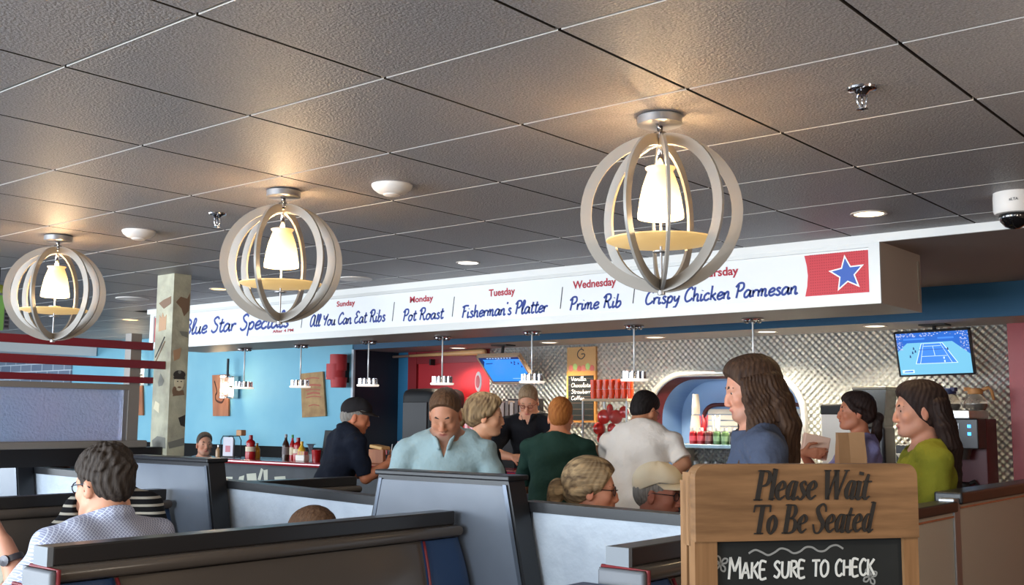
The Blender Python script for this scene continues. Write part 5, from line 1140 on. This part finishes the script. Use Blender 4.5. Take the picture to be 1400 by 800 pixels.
    for c0, rr_, tint, am in (((0, .115, .026), .028, (1.12, .82, .78), .6), ((.046, .07, .025), .035, (1.1, .85, .8), .5), ((-.046, .07, .025), .035, (1.1, .85, .8), .5), ((.085, 0, .05), .035, (1.12, .8, .76), .6), ((-.085, 0, .05), .035, (1.12, .8, .76), .6)):
        w_ = np.clip(1-np.linalg.norm(q-V3(*c0), axis=1)/rr_, 0, 1)[:, None]*am; col = col*(1-w_)+col*np.array(tint)*w_
    if stubble:
        w_ = np.clip((.012-q[:, 2])/.03, 0, 1)*np.clip((q[:, 1]-.0)/.04, 0, 1)*np.clip((q[:, 2]+.07)/.03, 0, 1); w_ = (w_*stubble)[:, None]; col = col*(1-w_)+np.array(lin((92, 80, 74)))*w_
    np_mesh('body', Vb, Fb, skin_m, root, col, 1)
    # clothes
    sm = shirt_mat or M('cloth_%d_%d_%d' % shirt, shirt, .85, 0, .15, bump=(11, .6, .03))
    ss = SDF(); torso(ss, .015); ss.ell(tp(-.22), (.155*bw+.02, .125, .17), Mt, .06)
    for q in (-1, 1):
        e, w = A[q]; st = 1.0 if long_sleeve else sleeve; ss.chain([sh[q], sh[q]+(e-sh[q])*st], [.066, .062*(1 if not long_sleeve else .9)], .03)
        if long_sleeve: ss.chain([e, w], [.054, .042], .02)
    ph = RNG.uniform(0, 6, 3)
    def fold(D, P):
        D = D+.006*np.sin(P[..., 0]*34+P[..., 2]*19+ph[0])*np.sin(P[..., 2]*15-P[..., 1]*22+ph[1])+.005*np.sin(P[..., 0]*16-P[..., 2]*42+ph[2])
        for q in (-1, 1):
            e, w = A[q]
            if not long_sleeve:
                u_ = unit(e-sh[q]); c_ = (P-sh[q]) @ u_-np.linalg.norm(e-sh[q])*sleeve; near = np.linalg.norm(P-(sh[q]+(e-sh[q])*sleeve), axis=-1) < .10
                D = np.where(near & (c_ > -.02), np.maximum(D, c_), D)
        D = cut(D, P, (0, 0, -1), -(pz-.2) if pose != 'sit' else -(pz-.06))
        nd = NB+V3(0, -.012, .0); ax = unit(X+V3(0, .0, .0)-nd); r_ = np.linalg.norm((P-nd)-((P-nd) @ ax)[..., None]*ax, axis=-1)
        hcol = .034 if collar else .006
        hh_ = (P-nd) @ ax; D = np.maximum(D, np.minimum(hh_-hcol, (nr+.048)-r_))
        if neck_open:
            vz = (P[..., 2]-(NB[2]-.06-neck_open)); D = np.maximum(D, np.where(P[..., 1] > lean, np.minimum(vz*.6-np.abs(P[..., 0]-NB[0])*2.0, .05), -1))
        return D
    if collar:
        cpts = [NB+V3((nr+.018)*math.sin(a), -.012+(nr+.016)*math.cos(a)*-1, .022+.022*math.cos(a)) for a in np.linspace(-2.7, 2.7, 15)]
        ss.chain(cpts, [.013]*15, .012)
        pass
    ss.cap(NB+V3(0, -.014, -.02), NB+V3(0, -.012, -.09), nr*1.12+.017, nr*1.2+.02, .04); ss.cap(X*.35+NB*.65+V3(0, -.016, 0), NB+V3(0, -.014, -.03), nr+.014, nr*1.12+.017, .03)
    if collar:
        for q in (-1, 1): ss.chain([NB+V3(q*(nr+.012), .03, .03), NB+V3(q*.05, nr+.03, .0), NB+V3(q*.022, nr+.055, -.055)], [.011, .012, .010], .006)
    D, org = ss.sample(h, fold); Vs, Fs = surfnet(D, org, h); np_mesh('shirt', Vs, Fs, sm, root, None, 1)
    ps = SDF(); ps.ell(Pv-up*.06, (.15*bw, .112, .12), Mt, .05)
    for q in (-1, 1): ps.chain(list(legs[q]), [.09, .07, .062], .03)
    D, org = ps.sample(.012, lambda D, P: cut(cut(D, P, (0, 0, 1), pz+.02), P, (0, 0, -1), -.07)); Vp, Fp = surfnet(D, org, .012); np_mesh('trousers', Vp, Fp, M('trousers_%d' % pants[0], pants, .85, 0, .15), root)
    g = lambda *p: X+R @ V3(*p)
    if eyes:
        for q in (-1, 1):
            if closed: break
            mb = MB(); c_ = V3(q*.031, .0785, .067); th = np.linspace(0, PI, 13); n = 16
            vs, fs, mi = [], [], []
            for a in th:
                for b in range(n): vs.append(g(*(c_+.0118*V3(math.sin(a)*math.cos(2*PI*b/n), math.cos(a), math.sin(a)*math.sin(2*PI*b/n)))))
            for i in range(12):
                for b in range(n): fs.append((i*n+b, (i+1)*n+b, (i+1)*n+(b+1) % n, i*n+(b+1) % n)); mi.append(1 if i < 3 else 0)
            mb.v = [tuple(v) for v in vs]; mb.f = fs; mb.mi = mi
            mb.build('eye', [M('eye_white', (186, 174, 166), .3), M('iris_dark', (46, 34, 28), .15)], root, smooth=True)
        for q in (-1, 1):
            bs = SDF(); bs.chain([g(q*.014, .092, .086), g(q*.032, .09, .092), g(q*.05, .077, .086)], [.0044, .0048, .003], .004)
            D, org = bs.sample(.003); Vq, Fq = surfnet(D, org, .003); np_mesh('eyebrow', Vq, Fq, M('brow_%d' % (brow or hairc)[0], brow or hairc, .8), root)
    if hair: hair(root, g, R, X, hairm)
    for ex in extras: ex(root, g, R, X)
    return root
# ---------- hair
HN = .004
def hair_obj(root, s, R, X, m, planes, amp=.0013, fr=46, name='hair', h=HN, keep=None):
    def ex(D, P):
        q = (P-X) @ R
        ang_ = np.arctan2(q[..., 0], -q[..., 1]+.02*0)
        D = D+amp*np.sin(ang_*fr/2+7*np.sin(q[..., 2]*22))*np.clip(.4+np.abs(q[..., 0])*12, 0, 1)+amp*.7*np.sin(q[..., 0]*190+q[..., 1]*60+5*np.sin(q[..., 2]*31))
        for n, c in planes:
            u = unit(V3(*n)); e = q @ u-c; D = np.maximum(D, e)
        return D
    D, org = s.sample(h, ex); Vh, Fh = surfnet(D, org, h)
    if len(Fh): np_mesh(name, Vh, Fh, m, root, None, 1)
FACEP = ((0, .845, -.534), -.0056); NAPE = ((0, .63, -.776), -.035)
def hair_short(t=.012, top=.012, recede=0, nape=0.0, curly=0):
    def f(root, g, R, X, m):
        s = SDF(); s.ell(g(0, -.014, .104), (.0745+t*.75, .097+t, .085+top), R, .02); s.ell(g(0, .02, .135), (.062+t*.6, .07+t*.5, .05+top), R, .03); s.ell(g(0, -.05, .05), (.06+t*.4, .058+t*.6, .06), R, .03)
        if curly:
            for k in range(110):
                a, b = RNG.uniform(0, 2*PI), RNG.uniform(.1, 1.4); s.ell(g((.0745+t*.6)*math.cos(a)*math.cos(b), -.014+(.097+t*.8)*math.sin(a)*math.cos(b), .104+(.085+top*.8)*math.sin(b)), (.010,)*3, None, .014)
        hair_obj(root, s, R, X, m, [(FACEP[0], FACEP[1]-recede), (NAPE[0], NAPE[1]+nape)], amp=.001 if not curly else .0025)
    return f
def hair_long(length=.34, t=.018, side=1.0, fringe=0, back=1.0, sides=(1, 1), front=.05):
    def f(root, g, R, X, m):
        s = SDF(); s.ell(g(0, -.018, .106), (.0745+t*.8, .098+t, .085+t*.8), R, .02); s.ell(g(0, -.045, .05), (.076+t*.4, .07+t, .075), R, .03); s.ell(g(0, .03, .145), (.06, .06, .042+t*.5), R, .03)
        hair_obj(root, s, R, X, m, [((0, .845, -.50), .0+fringe)], name='hair')
        l = SDF(); k = .018
        for i in range(9):   # curtain down the back
            a = -1.1+2.2*i/8; x, y = .082*math.sin(a), -.02-.085*math.cos(a)
            l.chain([g(x, y, .09), g(x*1.1, y-.012, -.01), X+R @ V3(x*1.15, y-.02, -.06)+V3(0, -.01, -.05), X+R @ V3(x*1.05, y-.02, -.06)+V3(0, -.015+.015*math.sin(i*2), -length*(.8+.2*math.cos(i*3))*back)], [.026, .030, .028, .010], k)
        for q, on in zip((-1, 1), sides):
            if not on: continue
            for i in range(4):
                y = -.03+.022*i; l.chain([g(q*.078, y, .10), g(q*.088, y+.004, .03), g(q*.088, y+.006, -.05)+V3(0, 0, -.02), g(q*.08, y+front*.5, -.09)+V3(0, .02, -length*.45*side), g(q*.074, y+front*.6, -.09)+V3(0, .02, -length*.72*side)], [.018, .019, .021, .020, .007], k)
        hair_obj(root, l, R, X, m, [], amp=.0028, fr=90, name='hair_lengths', h=.005)
    return f
def hair_bun(ponytail=False, t=.014):
    def f(root, g, R, X, m):
        s = SDF(); s.ell(g(0, -.016, .106), (.0745+t*.8, .098+t, .085+t), R, .02); s.ell(g(0, -.05, .055), (.068+t*.4, .062+t, .068), R, .03); s.ell(g(0, .035, .14), (.06, .055, .04+t*.6), R, .03)
        for q in (-1, 1): s.chain([g(q*.066, .055, .125), g(q*.078, .03, .085), g(q*.083, -.01, .07), g(q*.06, -.08, .04)], [.012, .013, .016, .02], .015)
        hair_obj(root, s, R, X, m, [((0, .845, -.50), .004), ((0, .55, -.83), -.030)], name='hair')
        b = SDF()
        if not ponytail:
            b.ell(g(.0, -.145, .05), (.045, .04, .05), R, .015); b.ell(g(.012, -.155, .015), (.034, .03, .045), R, .015); b.cap(g(0, -.1, .055), g(0, -.13, .05), .026, .026, .02)
        else:
            b.chain([g(0, -.10, .06), g(0, -.135, .03), g(.01, -.13, -.08), X+R @ V3(.03, -.10, -.12)+V3(0, 0, -.1), X+R @ V3(.06, -.04, -.12)+V3(0, .0, -.22)], [.028, .032, .03, .026, .012], .02)
        hair_obj(root, b, R, X, m, [], amp=.003, fr=70, name='hair_bun' if not ponytail else 'ponytail')
    return f
def glasses(col=(24, 22, 24), r=.022, metal=0):
    def f(root, g, R, X):
        m = M('spectacle_%d_%d_%d' % col, col, .3, metal); mb = MB()
        for q in (-1, 1):
            mb.tube([g(q*.032+r*math.cos(a), .104-.10*abs(r*math.cos(a))*0-.004*(1+q*math.cos(a)), .064+r*.82*math.sin(a)) for a in np.linspace(0, 2*PI, 21)[:-1]], .0021, 6, closed=True)
            mb.tube([g(q*(.032+r), .098, .07), g(q*.078, .06, .072), g(q*.084, .0, .07), g(q*.082, -.02, .055)], .0021, 6)
        mb.tube([g(-.01, .106, .068), g(0, .112, .071), g(.01, .106, .068)], .002, 6); mb.v = [tuple(v) for v in mb.v]
        o = mb.build('glasses', m, root, smooth=True)
        lb = MB()
        for q in (-1, 1):
            pts = [g(q*.032+r*.97*math.cos(a), .103, .064+r*.8*math.sin(a)) for a in np.linspace(0, 2*PI, 21)[:-1]]; lb.add(pts, [tuple(range(20))])
        lb.v = [tuple(v) for v in lb.v]; lb.build('lens', M('spectacle_lens', (235, 240, 242), .02, 0, .5, trans=1, ior=1.02), o)
    return f
def cap_hat(rgb, brim, tilt=.0, brim_len=.075, under=None):
    def f(root, g, R, X):
        m = M('cap_%d' % rgb[0], rgb, .85, 0, .15, bump=(40, .2, .004)); s = SDF()
        s.ell(g(0, -.012, .112), (.088, .112, .095), R, .02); s.ell(g(0, .02, .13), (.08, .085, .07), R, .03)
        def ex(D, P):
            q = (P-X) @ R; D = D+.0015*np.sin(np.arctan2(q[..., 0], q[..., 1]+.012)*6)
            return np.maximum(D, .122-q[..., 2]-.5*np.clip(-q[..., 1]+.03, 0, .13))
        D, org = s.sample(.004, ex); Vh, Fh = surfnet(D, org, .004); o = np_mesh('cap', Vh, Fh, m, root, None, 1)
        mb = MB(); vs, fs = [], []; n = 18
        for i in range(n+1):
            a = -1.25+2.5*i/n; x = .084*math.sin(a); y0 = -.012+.104*math.cos(a)*1.0
            e = brim_len*math.cos(a*1.1)**.6 if abs(a*1.1) < PI/2 else 0; zz = .128-.012*(x/.08)**2
            for (yy, dz) in ((y0-.012, .0), (y0+e*.5, -.006-.004), (y0+e, -.02)): vs.append(g(x*(1+.12*(yy-y0)/.08), yy, zz+dz+.002)); vs.append(g(x*(1+.12*(yy-y0)/.08), yy, zz+dz-.002))
        for i in range(n):
            a, b = i*6, (i+1)*6
            for k in (0, 2): fs += [(a+k, a+k+2, b+k+2, b+k), (a+k+1, b+k+1, b+k+3, a+k+3)]
            fs += [(a+4, a+5, b+5, b+4), (a, b, b+1, a+1)]
        mb.add([tuple(v) for v in vs], fs); mb.build('brim', M('brim_%d' % brim[0], brim, .8, 0, .15), o, smooth=60)
        MB().ell(tuple(g(0, -.012, .207)), (.008, .008, .006), 10, 6).build('button', m, o, smooth=True)
    return f
def watch(side, A_, B_):
    def f(root, g, R, X): pass
    return f

# patterns
plaid = stripes_mat('patterned_shirt', (150, 154, 178), (206, 212, 228), 'X', .013, .22, .8, grid=True)
knit = stripes_mat('striped_knit', (26, 26, 28), (178, 172, 158), 'Z', .034, .32, .9)
H_darkcurl = hair_mat('hair_dark_grey_brown', (44, 37, 33), (78, 69, 62), 90); H_brown = hair_mat('hair_brown', (74, 52, 38), (110, 82, 60)); H_blond = hair_mat('hair_streaked_blond', (84, 64, 48), (176, 148, 108), 22); H_combed = hair_mat('hair_combed_blond', (70, 52, 40), (196, 166, 124), 20, (1, .07, .9)); H_sand = hair_mat('hair_sandy_grey', (132, 108, 84), (172, 146, 116))
H_ginger = hair_mat('hair_ginger', (148, 88, 44), (188, 122, 64)); H_black = hair_mat('hair_black', (24, 21, 22), (44, 38, 36)); H_long = hair_mat('hair_long_brown', (48, 34, 28), (84, 62, 46), 45); H_dark = hair_mat('hair_dark_brown', (34, 25, 24), (54, 40, 36), 45); H_grey = hair_mat('hair_grey', (120, 114, 108), (164, 158, 150))
H_gray2 = hair_mat('hair_dark_receding', (62, 54, 48), (98, 90, 82))
FWD = {-1: ((.08, .12, -.26), (-.02, .38, -.26)), 1: ((.08, .12, -.26), (-.02, .38, -.26))}

person('dark-haired man in a blue-white patterned shirt seen from behind on the long bench', atd(137, 661, 3.80), 192, 182, hair_short(.010, .014, 0, .012, curly=1), (214, 160, 132), shirt_mat=plaid, hairm=H_darkcurl, hairc=(58, 48, 42), extras=[glasses((60, 62, 70), .024, .6)], pose='sit', lean=.02, nk=.07, hf=.05, pitch=8, collar=True, sw=.20, bw=1.12, stubble=.3, arms={-1: ((.1, .16, -.26), (-.02, .38, -.2)), 1: ((.1, .16, -.26), (-.02, .38, -.2))})
person('man in a navy shirt and dark cap leaning on the bar', atd(490, 570, 8.0), 46, 66, hair_short(.006, .004), (214, 138, 104), shirt=(28, 33, 46), hairm=H_grey, hairc=(110, 104, 98), extras=[cap_hat((44, 42, 44), (58, 52, 50))], lean=.16, nk=.045, hf=.07, closed=True, pitch=14, collar=True, sw=.205, bw=1.22, belly=1.2, sleeve=.9, h=.007, arms={-1: ((.08, .16, -.25), (-.02, .42, -.26)), 1: (atd(500, 654, 7.75), atd(530, 634, 7.82))}, hand_curl=(.5, .7), jaw=1.08)
person('man in a pale blue polo shirt standing with his head bowed', atd(608, 567, 5.6), -58, -52, hair_short(.007, .010, .013), (196, 140, 112), shirt=(150, 172, 176), hairm=H_brown, hairc=(58, 40, 32), pitch=30, lean=.08, nk=.06, hf=.07, sdrop=.085, closed=True, collar=True, sw=.205, bw=1.16, sleeve=.92, stubble=.6, neck_open=.05, jaw=1.1, arms={-1: ((.09, .03, -.28), (.05, .16, -.50)), 1: ((.09, .03, -.28), (.05, .16, -.50))})
person('blond-haired server in black, in profile behind the pale blue polo man', atd(668, 568, 6.5), 38, 30, hair_bun(False, .02), (222, 166, 132), shirt=(30, 30, 34), hairm=H_blond, hairc=(120, 96, 72), female=True, lean=.05, pitch=4, sw=.17, bw=.95, h=.007, brow=(90, 70, 54), arms={-1: ((.06, .06, -.26), (.0, .3, -.34)), 1: ((.06, .06, -.26), (.0, .3, -.34))})
person('grey-blond bespectacled man in a black polo shirt working behind the bar', atd(722, 549, 8.9), -62, -66, hair_short(.005, .010, .004), (214, 156, 126), shirt=(26, 26, 30), hairm=H_sand, hairc=(140, 116, 92), pitch=30, lean=.14, nk=.07, hf=.06, closed=True, collar=True, sw=.20, bw=1.05, sleeve=.95, neck_open=.02, h=.007, extras=[glasses((120, 40, 34), .021)], arms={-1: ((.06, .12, -.27), (-.10, .34, -.36)), 1: (atd(674, 620, 8.75), atd(700, 625, 8.45))}, hand_curl=(.6, .6))
person('ginger-haired person in a dark green T-shirt leaning on the bar', atd(767, 570, 7.25), 116, 112, hair_short(.006, .012, 0, 0), (214, 146, 112), shirt=(36, 60, 52), hairm=H_ginger, hairc=(150, 90, 46), pitch=8, lean=.17, nk=.075, hf=.06, sw=.19, bw=1.08, sleeve=.85, h=.007, arms={-1: ((.10, .16, -.26), (.02, .36, -.30)), 1: (atd(812, 648, 7.1), atd(786, 640, 7.28))})
person('black-haired man in a white T-shirt with his back turned at the bar', atd(884, 563, 7.05), 82, 100, hair_short(.005, .012, 0, -.012), (196, 140, 108), shirt=(232, 224, 216), hairm=H_black, hairc=(26, 22, 22), pitch=24, lean=.20, nk=.045, hf=.09, sdrop=.095, sw=.215, bw=1.3, sleeve=.86, h=.007, extras=[glasses((24, 22, 24), .022)], arms={-1: ((.12, .18, -.24), (.0, .38, -.28)), 1: (atd(936, 634, 6.75), atd(912, 652, 6.75))}, belly=1.1)
person('woman with streaked blond bun and dark glasses seated behind the crackled wall', atd(815, 668, 4.62), 34, 40, hair_bun(False, .018), (204, 140, 112), shirt=(40, 40, 46), hairm=H_combed, hairc=(120, 96, 72), female=True, pose='sit', lean=.06, sw=.17, pitch=4, extras=[glasses((34, 28, 30), .022)], brow=(90, 70, 54), arms={-1: ((.08, .12, -.24), (.0, .32, -.34)), 1: ((.08, .12, -.24), (.0, .32, -.34))})
person('older man in a cream cap and glasses seated behind the crackled wall', atd(905, 674, 4.95), 14, 20, hair_short(.008, .006), (198, 130, 108), shirt=(36, 36, 42), hairm=H_grey, hairc=(150, 144, 138), pose='sit', lean=.06, pitch=6, sw=.19, stubble=.25, extras=[glasses((70, 60, 62), .023, .4), cap_hat((216, 200, 172), (208, 190, 160), brim_len=.085)], jaw=1.08, arms={-1: ((.08, .12, -.24), (.0, .32, -.34)), 1: ((.08, .12, -.24), (.0, .32, -.34))})
person('long-haired person in a slate blue T-shirt walking past the pass-through', atd(1020, 532, 4.35), 218, 216, hair_long(.36, .018, 1.35, 0, 1.0, (1, 1), .13), (206, 150, 126), shirt=(72, 80, 99), hairm=H_long, hairc=(62, 46, 38), pitch=14, lean=.07, sw=.185, bw=1.0, sleeve=.8, stubble=.25, arms={-1: ((.05, .0, -.28), (.06, .12, -.5)), 1: ((.05, .0, -.28), (.06, .12, -.5))})
srv = person('dark-haired server with a ponytail in a lavender T-shirt holding a carton and a paper bag', atd(1166, 562, 6.9), 213, 214, hair_bun(True, .012), (190, 126, 98), shirt=(140, 140, 190), hairm=H_dark, hairc=(36, 28, 26), female=True, pitch=-2, lean=.03, sw=.165, bw=.92, h=.006, sleeve=.7, lips=(150, 70, 62), arms={-1: ((.06, .10, -.25), (-.03, .30, -.26)), 1: (atd(1124, 660, 6.9), atd(1097, 619, 6.73)), ('h', 1): (CR*.95-CF*.25, CF)}, hand_curl=(.5, .18))
person('woman with long dark hair pinned back in an olive shirt beside the steel partition', atd(1250, 560, 4.85), 214, 212, hair_long(.38, .016, .7, 0, 1.0, (0, 0)), (204, 150, 128), shirt=(120, 121, 40), hairm=H_dark, hairc=(44, 34, 30), female=True, pitch=4, lean=.04, sw=.17, bw=.98, long_sleeve=True, lips=(160, 84, 80), arms={-1: ((.05, .06, -.26), (.0, .26, -.36)), 1: ((.05, .06, -.26), (.0, .26, -.36))})
person('greying man in a light blue shirt far off at the end of the bar', atd(280, 607, 11.6), -22, -20, hair_short(.007, .006, .012), (206, 150, 124), shirt=(150, 190, 214), hairm=H_gray2, hairc=(74, 66, 60), pose='sit', lean=.03, h=.008, collar=True, stubble=.3, seat_z=.6)
person('person in a black and cream striped knit seated beyond the man in the patterned shirt', atd(141, 660, 4.9), -20, -38, hair_short(.012, .012), (206, 152, 124), shirt_mat=knit, hairm=H_dark, hairc=(44, 34, 30), pose='sit', lean=.10, nk=.0, hf=.08, sdrop=.05, nbx=-.045, sw=.145, bw=.9, sleeve=.9, h=.007, arms={-1: ((.10, .14, -.22), (.02, .34, -.26)), 1: ((.14, .10, -.2), (.02, .34, -.26))})
person('dark-haired person mostly hidden behind the low wall below the glass divider', atd(77, 650, 7.35), 150, 150, hair_short(.018, .016, 0, .03), (206, 150, 120), shirt=(60, 64, 76), hairm=H_dark, hairc=(44, 34, 30), pose='sit', lean=.05, h=.009, eyes=False)
person('brown-haired person whose crown just shows above the long booth bench', atd(424, 741, 4.25), 178, 178, hair_short(.014, .014, 0, .02), (206, 152, 124), shirt=(96, 104, 116), hairm=H_brown, hairc=(74, 52, 38), pose='sit', lean=.06, pitch=20, h=.008, eyes=False, seat_z=.5)

per = person('person whose bare forearm with grey watch shows beside the patterned shirt', atd(-78, 655, 4.35), -25, -10, hair_short(.012, .012), (206, 150, 124), shirt=(150, 146, 130), hairm=H_dark, hairc=(44, 34, 30), pose='sit', lean=.06, h=.007, eyes=False, arms={-1: (atd(36, 822, 3.9), atd(6, 742, 3.95)), 1: ((.05, .0, -.28), (.06, .1, -.5))}, sleeve=.8, thick=1.1)
wa = atd(17, 765, 3.93); wd_ = (atd(6, 742, 3.95)-atd(36, 822, 3.9)).normalized()
Q = wd_.to_track_quat('Z', 'Y').to_matrix().to_4x4(); Q.translation = wa
mb = MB(); mb.openlathe([(.038, -.012), (.041, -.010), (.041, .010), (.038, .012), (.036, 0), (.038, -.012)], seg=24, M4=Q); mb.lathe([(0, 0), (.02, 0), (.02, .01), (0, .012)], c=(0, 0, 0), seg=20, M4=Q @ Matrix.Translation((.037, 0, 0)) @ Matrix.Rotation(PI/2, 4, 'Y'))
mb.build('watch', M('watch_grey', (74, 72, 76), .35, .4), per, smooth=40, world=True)
# what the server holds
ca = atd(1114, 610, 6.80); box = thing('takeaway_carton', 'pale pink-beige carton held up by the dark-haired server', 'box', ca, math.atan2(CR.y, CR.x))
MB().box((-.075, -.02, -.075), (.085, .045, .07), Matrix.Rotation(.22, 4, 'Y'), bev=.006).build('carton', M('carton_beige', (222, 186, 164), .7), box)
ba = atd(1163, 622, 6.62); bag = thing('paper_bag', 'brown kraft paper bag hugged against the lavender T-shirt', 'bag', ba, math.atan2(CR.y, CR.x))
mb = MB(); n = 6; vs = []
for z, w_, d_ in ((-.14, .085, .04), (-.02, .085, .045), (.09, .08, .03), (.135, .082, .022)): vs += [(-w_, -d_, z), (-.012, -d_+.012, z), (w_, -d_, z+.004), (w_, d_, z+.004), (0, d_-.012, z), (-w_, d_, z)]
fs = [tuple(range(5, -1, -1))]
for k in range(3): fs += [(k*6+i, k*6+(i+1) % 6, k*6+6+(i+1) % 6, k*6+6+i) for i in range(6)]
mb.add(vs, fs); mb.build('bag', M('kraft_bag', (178, 136, 96), .8, bump=(14, .5, .012)), bag)
